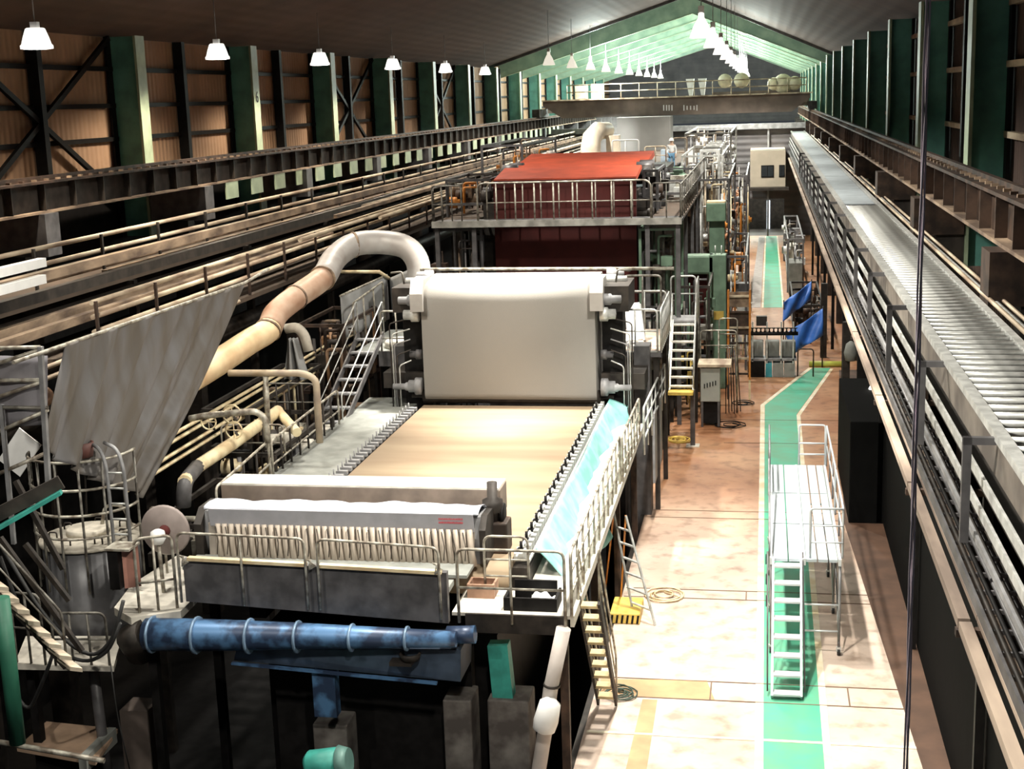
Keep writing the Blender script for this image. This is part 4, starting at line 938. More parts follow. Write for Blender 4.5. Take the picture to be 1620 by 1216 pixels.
# machinery left of the dryers
def clutter(name,label,cat,x0,x1,y0,y1,z0,z1,n,seed,mats,vert=.6,group=None):
    """a machine unit: frame plus individual pipes, housings and boxes bolted to it"""
    rr=random.Random(seed); t=thing(name,label,cat,((x0+x1)/2,y0,z0),group)
    fr=MB()
    for x in (x0,x1):
        for y in (y0,y1): fr.box(x-.05,x+.05,y-.05,y+.05,z0,z1)
    for z in (z0+(z1-z0)*.35,z1): 
        fr.box(x0,x1,y0-.04,y0+.04,z-.05,z+.05); fr.box(x0,x1,y1-.04,y1+.04,z-.05,z+.05); fr.box(x0-.04,x0+.04,y0,y1,z-.05,z+.05); fr.box(x1-.04,x1+.04,y0,y1,z-.05,z+.05)
    obj('frame', fr, mats[0], t)
    for k in range(n):
        m=mats[rr.randrange(len(mats))]; x=x0+(x1-x0)*rr.random(); y=y0+(y1-y0)*rr.random(); a=rr.random()
        if a<vert:
            r=.02+.05*rr.random(); za=z0+(z1-z0)*.5*rr.random(); zb=z1-(z1-z0)*.3*rr.random()
            if rr.random()<.35: obj('pipe', MB().tube([(x,y,za),(x,y,zb),(min(x1,x+.5),y,zb)],r,6,.12), m, t)
            else: obj('pipe', MB().tube([(x,y,za),(x,y,zb)],r,6), m, t)
        elif a<vert+.22:
            r=.1+.16*rr.random(); z=z0+(z1-z0)*(.2+.7*rr.random()); obj('housing', MB().lathe([(0,x-.2),(r,x-.2),(r,x+.12),(r*.6,x+.14),(r*.6,x+.25),(0,x+.25)],(0,y,z),12,'x'), m, t)
        else:
            s=.12+.22*rr.random(); z=z0+(z1-z0)*(.1+.75*rr.random()); obj('box', MB().box(x-s,x+s,y-s,y+s,z-s*.8,z+s*.8), m, t)
    return t
pal=[dgray,dark,rail_d,beam_t,brownst]
palo=[dgray,rail_m,pipe_y,orange,dark,galv]
clutter('pipe_rack','dark pipework rack below the left wing of the dryer walkway','pipework',-12.0,-10.3,50.0,53,-1,7.3,34,11,pal)
clutter('pipe_rack','brown pipework rack on the left wing of the dryer walkway','pipework',-12.0,-10.3,52.0,56,7.6,9.0,26,12,[dgray,beam_t,brownst,orange,rail_d])
clutter('pipe_rack','tan valves and pipes behind the left end of the red fabric','pipework',-12.2,-10.4,60,70,7.8,10.0,34,13,[dgray,beam_t,pipe_o,orange,beam_p])
clutter('machine_unit','dark machinery beside the right end of the red fabric','machinery',-4.4,-3.9,52,56,7.7,9.2,26,14,[dgray,black,dark,rail_d])
clutter('machine_unit','grey machinery beyond the dark units on the right of the red fabric','machinery',-4.5,-3.0,57,66,7.7,8.5,34,15,[dgray,dark,rail_m,greenm,galv])
clutter('machine_unit','grey-green machinery under the right wing of the dryer walkway','machinery',-4.4,-3.1,50,54,2,7.2,26,16,[greenm,dark,dgray,rail_d,greenm])
clutter('machine_unit','dark machinery low on the right of the dryer section','machinery',-3.2,-2.0,52,57,0,4.8,34,17,[dark,dgray,greenm,brownst,rail_d])
clutter('machine_unit','far machinery with pale pipes on the walkway behind the worker','machinery',-4.6,-1.9,84,100,6.5,9.6,60,18,[galv,rail_m,beam_p,white,dgray,gray])
clutter('machine_unit','machinery with orange pipes right of the far dryer walkway','machinery',-2.9,-1.5,62,76,2.0,8.2,70,19,palo,.7)
clutter('machine_unit','tall far machinery with orange pipes beside the green lane','machinery',-2.6,-.9,78,92,0,7.4,70,20,palo,.7)
clutter('machine_unit','mid-distance machinery with ochre pipes beside the green lane','machinery',-1.75,-.7,60,70,0,5.0,46,21,palo,.6)
clutter('machine_unit','far machinery with pale uprights behind the tall orange pipes','machinery',-4.0,-2.0,70,82,5,8.9,46,22,[galv,rail_m,rail_d,dgray,beam_p],.8)
clutter('machine_unit','dark machinery behind the right press platform','machinery',-4.6,-3.3,43.4,48,0,5.2,36,23,[dark,black,dgray,rail_d])
clutter('machine_unit','low dark machinery left of the control cabinet','machinery',-3.2,-2.5,51,52.6,0,2.6,16,24,[dark,black,dgray,yellow])
clutter('pipe_rack','tangle of brown pipes left of the left press stairs','pipework',-13.6,-12.2,38.5,42,2.5,5.6,40,25,[brownst,beam_t,pipe_o,dark])
clutter('pipe_rack','dark pipe and valve bench beside the left walkway rails','pipework',-12.9,-11.4,30,34.5,1.6,3.9,46,26,[dark,dgray,rail_m,pipe_y,black,deckp],.5)
clutter('pipe_rack','dark valve bench left of the grey slab deck','pipework',-12.7,-11.4,26,29.5,1.6,3.4,30,27,[dark,dgray,rail_m,pipe_y,black],.5)
clutter('pipe_rack','yellowish pipework behind the big left duct','pipework',-14.0,-12.8,32,38,1.5,4.5,30,28,[dark,brownst,pipe_y,beam_t],.5)
for k in range(5):
    y=66+6.5*k; x=-2.55-.12*k
    clutter('dryer_gate_frame','tall pale pipe frame on the right of the dryers, %s from the camera'%nth(k,5),'frame',x-.35,x+.5,y,y+1.2,3.5,9.3-.12*k,7,50+k,[galv,rail_m,beam_p],.9,'tall pale frames right of the dryers')
# walls of vertical pipes with orange loops
for k in range(6):
    y=64+5*k
    tag(obj('orange_hose', MB().tube([(-1.75+.25*math.sin(i*1.3)+.03*k,y+.22*i,5.4+.9*math.sin(i*.9+k)*.4) for i in range(18)],.07,6), mat('salmon_orange_hose',(.72,.36,.2),.6,0,.3,3), at=(-1.7,y,5.2)),'looping orange hose on the tending side machinery, %s from the camera'%nth(k,6),'hose','orange hoses on the tending side machinery')
# green gear columns
def gear(label,x0,x1,y,z0_,z1_,head):
    t=thing('gear_column',label,'machine column',((x0+x1)/2,y,z0_))
    obj('column', MB().box(x0,x1,y,y+.7,z0_,z1_), greenm, t, bev=.03)
    if head: obj('head', MB().box(x0-.12,x1+.05,y-.25,y+.8,z1_-.8,z1_), greenm, t, bev=.04); obj('cap', MB().box(x0-.1,x1+.03,y-.2,y+.7,z1_,z1_+.06), pipe_y, t)
    return t
gear('tall grey-green gear column with a cream cap right of the dryers',-2.28,-1.62,60,2.5,7.35,True)
g=gear('lower grey-green gear column with an ochre notice plate beside the stairs',-2.15,-1.45,56,0,5.55,False)
obj('arm', MB().box(-3.1,-1.9,56.0,56.7,4.75,5.55), greenm, g, bev=.1); obj('notice_plate', MB().box(-1.95,-1.55,55.97,56,2.9,3.25), mat('ochre_plate',(.55,.38,.08),.6), g)
obj('bolt', MB().tube([(-1.9,56.3,5.55),(-1.9,56.3,5.9)],.03,6), galv, g); obj('bolt', MB().tube([(-1.65,56.3,5.55),(-1.65,56.3,5.9)],.03,6), galv, g)
tag(obj('red_panel', MB().box(-3.1,-2.25,56.8,56.9,2.6,5.0), redd, at=(-2.6,56.8,2.6)),'dark red panel left of the lower grey-green gear column','panel')
# orange ladder frame
t=thing('orange_ladder_frame','orange ladder-like frame with brown panels beside the green lane','ladder',(-.9,54,0))
for x in (-1.32,-.48): obj('stile', MB().box(x-.04,x+.04,54,54.08,.6 if x<-1 else .8,4.4), orange, t)
obj('lower_leg', MB().box(-.52,-.44,54,54.08,0,.8), pipe_y, t); obj('lower_leg', MB().box(-1.36,-1.28,54,54.08,0,.6), dark, t)
for k in range(6): obj('rung', MB().box(-1.28,-.52,54,54.06,1.0+.62*k,1.08+.62*k), (brownst,beam_p)[k%2], t)
obj('panel', MB().box(-1.28,-.52,54.1,54.14,2.6,3.5), brownst, t); obj('panel', MB().box(-1.28,-.52,54.1,54.14,3.7,4.3), beam_t, t)
for k in range(5): obj('small_pipe', MB().tube([(-1.2+.15*k,54.05,1.8),(-1.2+.15*k,54.05,2.6)],.025,6), pipe_y if k%2 else galv, t)
# control cabinet
t=thing('control_cabinet','grey control cabinet on a dark stand at the foot of the landing','cabinet',(-1.8,49.5,0))
obj('enclosure', MB().box(-2.2,-1.5,49.3,49.9,.95,2.2), mat('grey_green_cabinet',(.36,.38,.35),.5,.05,.15,2), t, bev=.02)
obj('top', MB().box(-2.3,-1.1,49.2,50.4,2.25,2.35), beam_p, t)
for k in range(5): obj('switch', MB().box(-2.08+.1*k,-2.04+.1*k,49.28,49.3,1.45+.03*k,1.62+.03*k), black, t)
for x in (-2.15,-1.55): obj('leg', MB().box(x-.04,x+.04,49.3,49.4,0,.95), dgray, t)
obj('under_box', MB().box(-2.15,-1.5,49.5,50,.1,.9), black, t)
railing('small_handrail','small tube frame above the control cabinet',[(-2.3,51.6,0),(-.95,51.6,0)],h=3.2,sp=.7,m=rail_m,r=.025,mids=(.82,))
railing('small_handrail','second small tube frame behind the control cabinet',[(-1.65,53.2,0),(-.95,53.2,0)],h=3.4,sp=.7,m=rail_m,r=.025,mids=(.82,.66))
for k in range(6):
    x=-1.35+.11*k
    tag(obj('thin_pipe', MB().tube([(x,51.5+.2*(k%3),0),(x-.03*k,51.6+.2*(k%3),2.4+.2*(k%2))],.022,6), (black,dgray,dark)[k%3], at=(x,51.5,0)),'dark thin pipe standing between the control cabinet and the orange frame','pipe','dark thin pipes beside the control cabinet')
# bench with tanks across the lane
t=thing('valve_bench','bench with black valves and grey tanks standing across the green lane','bench',(.4,59,0))
obj('table', MB().box(-.6,1.45,58.4,59.2,.72,.8), gray, t)
for k,(x0,x1,m) in enumerate(((-.6,.12,black),(.15,.42,mat('turquoise_box',(.05,.35,.42),.5)),(.45,.9,slab),(.93,1.38,slab))): obj('box', MB().box(x0,x1,58.4,59.0,0,.62 if k else .7), m, t, bev=.02)
for k in range(3): obj('tank', MB().box(-.55+.68*k,.05+.68*k,58.8,59.3,.8,1.5), slab, t, bev=.06)
for x in (-.4,.2,.8,1.3): obj('upright', MB().box(x-.03,x+.03,58.4,58.46,.6,2.4), galv, t)
obj('header', MB().tube([(-.7,58.4,1.9),(1.5,58.4,1.9)],.08,8), black, t)
for k in range(12): obj('valve', MB().lathe([(0,0),(.07,0),(.03,.08),(.03,.16),(.09,.17),(.09,.2),(0,.2)],(-.6+.18*k,58.4,1.95),8), black, t)
obj('box', MB().box(-.25,.2,58.6,58.9,2.2,2.6), dark, t)
railing('small_handrail','rusty tube rail at the right end of the valve bench',[(1.5,58.6,0),(2.15,58.6,0)],h=1.2,sp=.5,m=brownst,r=.03,mids=())
# blue tarpaulins
def tarpf(p):
    A,B,C,Dd=[Vector(q) for q in p]
    return lambda u,v: tuple((A.lerp(B,u)).lerp(Dd.lerp(C,u),v)+Vector((0,.12*math.sin(u*9+v*4),.05*math.sin(u*13)*math.sin(v*6))))
t1=[YP(1243,528,59.9),YP(1302,488,60.6),YP(1302,530,60.4),YP(1250,562,59.8)]
tag(obj('blue_tarpaulin', MB().grid(tarpf(t1),24,8), tarp, at=t1[0], solid=.02),'nearer crumpled blue tarpaulin stretched right of the green lane','tarpaulin')
tp=D.objects['blue_tarpaulin']
for q_ in (t1[0],t1[1]): obj('pole', MB().tube([(q_.x,q_.y+.05,0),(q_.x,q_.y+.05,q_.z+.1)],.03,6), dark, tp)
t2=[YP(1240,478,65),YP(1284,445,66.4),YP(1282,474,66.2),YP(1238,508,64.8)]
tag(obj('blue_tarpaulin', MB().grid(tarpf(t2),24,8), tarp, at=t2[0], solid=.02),'farther blue tarpaulin hung right of the green lane','tarpaulin')
tp=D.objects['blue_tarpaulin.001']
for q_ in (t2[0],t2[1]): obj('pole', MB().tube([(q_.x,q_.y+.05,0),(q_.x,q_.y+.05,q_.z+.1)],.03,6), dark, tp)
clutter('machine_unit','dark equipment under the blue tarpaulins right of the green lane','machinery',1.5,2.9,67.5,76,0,1.7,50,31,[dark,black,dgray,brownst,rail_d],.6)
clutter('machine_unit','pale cabinets and equipment far right of the green lane','machinery',1.5,2.4,84,100,0,3.2,50,32,[gray,slab,dgray,rail_m,white],.4)
for k,(y,m) in enumerate(((83,slab),(92,deckp),(100,slab))):
    tag(obj('storage_cabinet', MB().box(1.55,2.35,y,y+2.5,0,1.9), m, at=(1.9,y,0), bev=.03),'pale storage cabinet right of the far green lane, %s from the camera'%nth(k,3),'cabinet','pale cabinets by the far lane')
tag(obj('yellow_barrier', MB().tube([(2.05,60.8,.12),(3.45,60.8,.12)],.13,10), mat('yellow_green_paint',(.62,.66,.12),.5,0,.2,2), at=(2.7,60.8,0)),'low yellow-green barrier bar at the end of the painted lane','barrier')
for k,(x,y,h) in enumerate(((3.2,53.5,3.2),(3.6,49.5,3.6),(2.75,63,3.4))):
    tag(obj('equipment_post', MB().box(x-.14,x+.14,y-.14,y+.14,0,h), (dark,black,dark)[k], at=(x,y,0)),('dark square post left of the grey bag','black square post right of the grey bag','dark square post behind the yellow-green barrier')[k],'post')
tag(obj('grey_bag', MB().lathe([(0,0),(.2,.05),(.26,.35),(.18,.7),(.05,.8),(0,.8)],(0,0,0),12), slab, at=(3.35,53.2,1.7), local=True),'grey bag hanging on the dark post under the gangway','bag')
t=thing('work_light','small round glowing lamp under the right gangway','lamp',XP(1381,615,3.35))
c=XP(1381,615,3.35); obj('bulb', MB().lathe([(0,-.12),(.09,-.09),(.13,0),(.09,.09),(0,.12)],c,12), lensm, t); obj('bracket', MB().tube([c+Vector((0,.1,0)),(3.6,c.y+.3,c.z+.2)],.03,6), dark, t)

# ================================================================== THE FAR MACHINE
t=thing('far_machine_deck','far deck where the worker stands','platform',(-6,79,7.7))
obj('deck', MB().box(-9.8,-3.6,74,110,7.6,7.75), deckd, t); obj('body', MB().box(-10,-3.6,92,108,-5,7.6), dark, t)
railing('far_handrail','white rail frame behind the red fabric',[(-9.0,84,7.75),(-7.4,84,7.75)],h=1.6,sp=.8,m=white,r=.04,mids=(.5,))
railing('far_handrail','pale rail frame left of the worker',[(-7.2,86,7.75),(-5.9,86,7.75)],h=1.1,sp=.65,m=beam_p,r=.04,mids=(.5,))
railing('far_handrail','pale rail frame right of the worker',[(-5.2,82,7.75),(-4.4,82,7.75)],h=1.7,sp=.8,m=beam_p,r=.04,mids=(.5,))
for k,(x,m) in enumerate(((-5.9,mat('pale_blue_box',(.5,.62,.75),.5)),(-4.4,white),(-3.7,mat('pale_blue_box',(0,0,0))))):
    tag(obj('supply_box', MB().box(x-.4,x+.4,87,87.8,7.75,8.6), m, at=(x,87,7.75), bev=.03),('pale blue box on the far deck left of the worker','white box on the far deck right of the worker','pale blue box at the right end of the far deck')[k],'box')
t=thing('cream_duct','round cream duct elbow standing behind the red fabric','duct',(-10.4,85,7.5))
obj('elbow', MB().tube([(-10.45,85,5.5),(-10.45,85,8.9),(-10.38,85.2,9.5),(-10.1,86,9.9),(-9.6,87,9.9)],[.62,.62,.6,.56,.5],18), mat('cream_duct_paint',(.85,.75,.6),.5,0,.2,2), t)
obj('collar', MB().tube([(-10.45,85,8.55),(-10.45,85,8.65)],.66,18), beam_p, t)
tag(obj('cream_cabinet', MB().box(-9.6,-8.8,86,87,7.0,9.6), mat('cream_duct_paint',(0,0,0)), at=(-9.2,86,7)),'tall cream cabinet right of the round cream duct','cabinet')
tag(obj('grey_enclosure', MB().box(-11.2,-7.1,108,112,-4.9,10.3), mat('pale_grey_enclosure',(.2,.195,.185),.8,0,.25,.5), at=(-9,108,-4.9)),'tall pale grey enclosure below the overhead crane','enclosure')

# worker: one skinned body with clothes
def figure(loc):
    t=thing('person','person in white jacket and light blue trousers standing on the far machine deck','person',loc)
    x,y,z=loc
    def skinned(name,verts,edges,rads,m,lvl=2):
        me=D.meshes.new(name); me.from_pydata([Vector(v) for v in verts],edges,[]); me.materials.append(m)
        o=D.objects.new(name,me); COL.objects.link(o); o.parent=t
        md=o.modifiers.new('skin','SKIN'); md.use_smooth_shade=True
        for i,r in enumerate(rads): 
            sv=me.skin_vertices[0].data[i]; sv.radius=(r,r) if not isinstance(r,tuple) else r
        me.skin_vertices[0].data[0].use_root=True
        ss=o.modifiers.new('subd','SUBSURF'); ss.levels=lvl; ss.render_levels=lvl
        return o
    if True:
        o=D.objects.new('tmp',D.meshes.new('tmp')); COL.objects.link(o); mm=o.modifiers.new('s','SKIN'); D.objects.remove(o)
    V=[(0,0,.95),(0,.01,1.15),(0,.0,1.38),(0,0,1.47),(0,-.01,1.60),(0,-.01,1.70),(-.19,0,1.38),(-.25,.02,1.12),(-.22,-.12,.90),(-.2,-.16,.80),(.19,0,1.38),(.26,.02,1.12),(.25,-.1,.90),(.24,-.15,.80),(-.1,0,.88),(-.11,-.03,.50),(-.11,.02,.10),(-.11,-.12,.04),(.1,0,.88),(.12,.03,.50),(.13,.04,.10),(.13,-.10,.04)]
    E=[(0,1),(1,2),(2,3),(3,4),(4,5),(2,6),(6,7),(7,8),(8,9),(2,10),(10,11),(11,12),(12,13),(0,14),(14,15),(15,16),(16,17),(0,18),(18,19),(19,20),(20,21)]
    R=[.14,.12,.14,.05,.085,.07,.06,.045,.035,.03,.06,.045,.035,.03,.09,.06,.04,.035,.09,.06,.04,.035]
    def build(name,idx,scale,m):
        mp={i:k for k,i in enumerate(idx)}
        me=D.meshes.new(name); me.from_pydata([Vector(V[i]) for i in idx],[(mp[a],mp[b]) for a,b in E if a in mp and b in mp],[])
        me.materials.append(m); o=D.objects.new(name,me); COL.objects.link(o); o.parent=t
        o.modifiers.new('skin','SKIN').use_smooth_shade=True
        if not me.skin_vertices: 
            import bmesh
            bm=bmesh.new(); bm.from_mesh(me); bm.verts.layers.skin.verify(); bm.to_mesh(me); bm.free()
        for k,i in enumerate(idx):
            sv=me.skin_vertices[0].data[k]; r=R[i]*scale; sv.radius=(r,r); sv.use_root=(k==0)
        ss=o.modifiers.new('subd','SUBSURF'); ss.levels=2; ss.render_levels=2
        return o
    build('body',list(range(22)),1.0,skin)
    build('jacket',[0,1,2,6,7,8,10,11,12],1.18,wovr)
    build('trousers',[0,14,15,16,18,19,20],1.16,bpant)
    obj('helmet', MB().lathe([(0,z+1.82),(.07,z+1.80),(.12,z+1.74),(.135,z+1.66),(.16,z+1.655),(.16,z+1.645),(.11,z+1.64)],(x,y-.01,0),16), white, t)
    for sx in (-.12,.13): obj('boot', MB().box(x+sx-.05,x+sx+.05,y-.18,y+.08,z,z+.1), black, t, bev=.03)
    for hx in (-.2,.24):
        for k in range(4): obj('finger', MB().tube([(x+hx-.03+.02*k,y-.16,z+.80),(x+hx-.03+.02*k,y-.18,z+.745),(x+hx-.03+.02*k,y-.17,z+.71+.004*(k%2))],.009,5), skin, t)
        obj('thumb', MB().tube([(x+hx+.02,y-.18,z+.80),(x+hx+.01,y-.21,z+.765)],.010,5), skin, t)
    obj('nose', MB().lathe([(0,0),(.014,.01),(.01,.035),(0,.045)],(x+.02,y-.105,z+1.58),6), skin, t)
    return t
figure((-5.12,79.2,7.75))

# ================================================================== LEFT: SHEET, DUCT, PIPES
TL=XP(103,545,-12.2); TR=XP(388,447,-12.0); BL=XP(62,705,-12.5); BR=XP(228,795,-12.6)
def shf(u,v):
    a=TL.lerp(TR,u); b=BL.lerp(BR,u**.9)
    # bottom edge bows: right edge of the sheet sweeps inwards
    p=a.lerp(b,v); p.x+= (.16*math.sin(u*38)+.09*math.sin(u*67+v*1.2))*(.25+.75*v**.6)*.7
    p.y+=.25*math.sin(PI*v)*u
    if v>.6: p.z-= .25*math.sin(u*5)*(v-.6)
    return tuple(p)
t=thing('grey_dust_sheet','large grey dust sheet hung diagonally from a rope at the left','sheet',TL)
obj('cloth', MB().grid(shf,130,50), sheet, t, solid=.01)
tag(obj('sheet_pole', MB().tube([XP(20,515,-12.2)+Vector((0,-.1,-.6)),TL,TR,XP(425,425,-12.0)],.035,6), rail_m, at=TL),'thin pole carrying the top edge of the large grey sheet','pole')
R_=.34
dp=[XP(300,600,-13.3),XP(345,573,-13.2),YP(395,540,33.2),YP(424,522,34),YP(437,496,34.6),YP(468,470,35.6),YP(510,440,37),YP(530,408,38.5),YP(560,387,39.5),YP(600,383,40),YP(640,390,40),YP(660,413,40),YP(664,450,40),YP(664,480,40)]
t=thing('big_duct','large pale duct snaking from the grey sheet and bending over behind the press','duct',dp[0])
def smooth(P,n=6):
    out=[]
    for i in range(len(P)-1):
        a,b,c,d=P[max(i-1,0)],P[i],P[i+1],P[min(i+2,len(P)-1)]
        for k in range(n):
            u=k/n; out.append(.5*((2*b)+(c-a)*u+(2*a-5*b+4*c-d)*u*u+(3*b-a-3*c+d)*u**3))
    return out+[P[-1]]
sp_=smooth(dp)
obj('lower_run', MB().tube(sp_[:20],.33,18), mat('cream_duct',(.82,.68,.44),.45,.1,.25,1.2,col2=(.62,.42,.24)), t)
obj('middle_run', MB().tube(sp_[19:37],.335,18), mat('rusty_duct',(.50,.36,.27),.5,.1,.3,1.2,col2=(.34,.19,.12)), t)
obj('bend', MB().tube(sp_[36:],.36,18), mat('grey_duct',(.46,.45,.44),.5,.15,.3,1.2,col2=(.33,.30,.28)), t)
for i,rr_ in ((3,.36),(5,.36),(6,.38),(8,.39)):
    d_=(dp[i+1]-dp[i]).normalized()*.03; obj('joint_band', MB().tube([dp[i]-d_,dp[i]+d_],rr_,18), beam_t, t)
wp=[YP(290,800,25.8),YP(292,762,25.8),XP(312,738,-12),XP(370,700,-12),XP(440,650,-12),YP(470,684,31)]
t=thing('cream_pipe','fat cream pipe beside the left walkway with a turned-down end','pipe',wp[0])
obj('pipe', MB().tube(wp[1:5],.15,12,.3), pipe_y, t); obj('elbow', MB().tube([wp[0],wp[1],wp[2]],.16,12,.4), dgray, t); obj('branch', MB().tube([wp[4],wp[5]],.12,12), pipe_y, t)
for (px,py,s) in ((367,655,.22),(370,680,.2),(330,667,.18)):
    c=YP(px,py,29); tt_=thing('valve_handwheel','small valve handwheel at %s the fat cream pipe'%('the top of' if py<660 else 'the middle of' if py>670 else 'the sheet end of'),'handwheel',c)
    b=MB(); b.tube([(c.x+s*math.cos(a),c.y,c.z+s*math.sin(a)) for a in [2*PI*k/16 for k in range(17)]],.02,6); b.tube([(c.x-s,c.y,c.z),(c.x+s,c.y,c.z)],.012,5); b.tube([(c.x,c.y,c.z-s),(c.x,c.y,c.z+s)],.012,5)
    obj('rim', b, pipe_y, tt_); obj('stem', MB().tube([c,c+Vector((0,.3,-.25))],.03,6), dgray, tt_)
tag(obj('arch_pipe', MB().tube([YP(300,662,29),YP(325,657,29),YP(405,650,29),YP(420,662,29),YP(424,700,29)],.075,10,.3), rail_m, at=YP(405,650,29)),'lower bent grey pipe arch in front of the fat cream pipe','pipe')
t=thing('arch_pipe','upper bent pipe arch standing on two legs left of the press stairs','pipe',YP(505,690,31))
obj('arch', MB().tube([YP(362,590,31),YP(480,590,31),YP(500,600,31),YP(506,700,31)],.085,10,.3), mat('rust_cream_pipe',(.6,.5,.36),.5,.1,.4,1.5,col2=(.32,.26,.21)), t); obj('leg', MB().tube([YP(420,595,31),YP(425,684,31)],.07,8), rail_m, t)
tag(obj('elbow_pipe', MB().tube([YP(452,520,36),YP(470,517,36),YP(482,530,36),YP(488,555,36)],.14,10,.2), deckp, at=YP(470,517,36)),'small pale elbow pipe under the big duct','pipe')
b=MB().grid(lambda u,v:tuple(YP(462+20*(u-.5)*(1-v)*.6+38*(u-.5)*v+6*v,535+65*v,36)+Vector((0,.15*math.sin(u*14),0))),16,10)
tag(obj('hanging_sack', b, mat('grey_plastic_sheet',(0,0,0)), at=YP(465,560,36), solid=.01),'small grey sack hanging under the pale elbow pipe','sack')
railing('left_walkway_handrail','dark handrail from the headbox toward the press stairs beside the grey slab, near length',[(-11.3,26.2,3.1),(-11.3,29.4,3.3)],h=1.1,sp=.8,m=rail_m,r=.03,mids=(.5,),post_m=dark)
railing('left_walkway_handrail','dark handrail beside the grey slab, far length before the press stairs',[(-11.3,29.6,3.2),(-11.3,34.8,3.3)],h=1.15,sp=.65,m=rail_m,r=.03,mids=(.5,),post_m=dark)
railing('left_walkway_handrail','cross handrail between the bent pipe arches and the press stairs',[(-12.9,30.5,3.6),(-11.35,30.6,3.6)],h=.9,sp=.5,m=rail_m,r=.025,mids=(.5,),post_m=dark)
railing('left_walkway_handrail','cross handrail in front of the tangle of brown pipes',[(-12.9,33.5,3.9),(-11.5,33.5,3.9)],h=1.0,sp=.35,m=rail_d,r=.025,mids=(.5,),post_m=dark)
tag(obj('white_panel', MB().bar(YP(15,740,24),YP(48,690,24),.03,.55,(0,0,1)), white, at=YP(30,715,24)),'white slanted panel behind the railing at the left edge','panel')
tag(obj('rust_drum', MB().lathe([(0,-.2),(.2,-.2),(.22,0),(.2,.22),(0,.22)],YP(62,630,24),14,'y'), mat('rusty_orange_drum',(.5,.28,.17),.6,0,.3,2), at=YP(62,630,24)),'rust-coloured drum at the left corner of the grey sheet','drum')
obj('bracket', MB().tube([YP(62,640,24),YP(62,640,24)+Vector((0,.4,-.5)),YP(62,640,24)+Vector((-.3,.5,-3.6))],.04,6), dark, D.objects['rust_drum'])
# round tank with lid
TC=Vector((-13.0,23.9,0)); 
t=thing('round_tank','round dark grey tank with a dusty flat lid at the left','tank',(TC.x,TC.y,2.0))
obj('shell', MB().lathe([(.0,1.5),(.5,1.5),(.85,1.9),(.92,2.2),(.92,3.75),(0,3.75)],TC,36), mat('tank_grey',(.17,.17,.18),.4,.2,.45,1.5), t)
obj('lid', MB().lathe([(0,3.8),(.98,3.8),(.98,3.86),(0,3.88)],TC,36), mat('dusty_lid',(.62,.57,.48),.8,0,.4,3), t)
obj('manhole', MB().lathe([(.42,3.88),(.42,3.98),(.38,4.0),(0,4.0)],TC+Vector((-.1,.1,0)),24), mat('dusty_lid',(0,0,0)), t)
for k in range(7):
    a=.9*k; obj('lid_handle', MB().tube([TC+Vector((.7*math.cos(a)-.08,.7*math.sin(a),3.87)),TC+Vector((.7*math.cos(a)-.08,.7*math.sin(a),4.0)),TC+Vector((.7*math.cos(a)+.08,.7*math.sin(a),4.0)),TC+Vector((.7*math.cos(a)+.08,.7*math.sin(a),3.87))],.018,5,.04), dark, t)
obj('inlet_hose', MB().tube([TC+Vector((.1,.3,3.95)),TC+Vector((.2,.3,4.4)),TC+Vector((.6,.3,4.4)),TC+Vector((.75,.3,3.9))],.035,6,.25), rail_m, t)
# platform round the tank
t=thing('tank_platform','rusty-edged platform wrapped around the round tank','platform',(-12,22,3.0))
def plate(poly,z,th,nm):
    n=len(poly); obj(nm, MB().add([(x,y,z) for x,y in poly]+[(x,y,z-th) for x,y in poly],[tuple(range(n)),tuple(reversed(range(n,2*n)))]+[(k,n+k,n+(k+1)%n,(k+1)%n) for k in range(n)]), deckp, t)
plate([(-11.75,22.2),(-11.2,21.75),(-10.42,22.15),(-10.55,24.6),(-11.8,25.2),(-11.98,23.4)],3.05,.15,'deck')
plate([(-13.9,22.7),(-13.4,21.4),(-11.5,21.5),(-11.76,22.2),(-12.0,22.9)],2.2,.1,'lower_deck')
for x,y,zz in ((-13.3,21.8,2.1),(-11.0,22.1,2.9),(-10.7,24.3,2.9)): obj('leg', MB().box(x-.08,x+.08,y-.08,y+.08,-5,zz), black, t)
# ring rails and caged ladder
def arcpts(r,z,a0,a1,n=18): return [(TC.x+r*math.cos(a0+(a1-a0)*k/n),TC.y+r*math.sin(a0+(a1-a0)*k/n),z) for k in range(n+1)]
t=thing('ring_handrail','curved ring handrail around the round tank','handrail',(TC.x,TC.y,3.9))
for z,a0,a1 in ((4.55,-2.9,.1),(5.05,-2.9,.1),(5.6,-2.9,.15),(4.1,-2.9,.1)): obj('ring', MB().tube(arcpts(1.02,z,a0,a1),.028,6), rail_m, t)
for k in range(8):
    a=-2.9+3.0*k/7; obj('post', MB().tube([(TC.x+1.02*math.cos(a),TC.y+1.02*math.sin(a),3.0),(TC.x+1.02*math.cos(a),TC.y+1.02*math.sin(a),5.6)],.024,6), rail_d, t)
t=thing('caged_ladder','bent twin-rail ladder at the right of the round tank','ladder',(-12.1,23.2,3))
for dx in (0,.34):
    obj('stile', MB().tube([(-12.05+dx,23.0,3.1),(-12.05+dx,23.0,5.5),(-12.2+dx,23.1,5.85),(-12.55+dx,23.3,5.9)],.035,8,.3), gray, t)
for k in range(8): obj('rung', MB().tube([(-12.05,23.0,3.3+.3*k),(-11.71,23.0,3.3+.3*k)],.02,6), galv, t)
tag(obj('burner_cup', MB().lathe([(.17,0),(.2,.28),(.16,.28),(.13,.05),(0,.05)],(0,0,0),12), mat('dark_red_cup',(.15,.06,.05),.6), at=YP(133,722,23.2), local=True),'dark red-brown cup on a rod above the tank','cup')
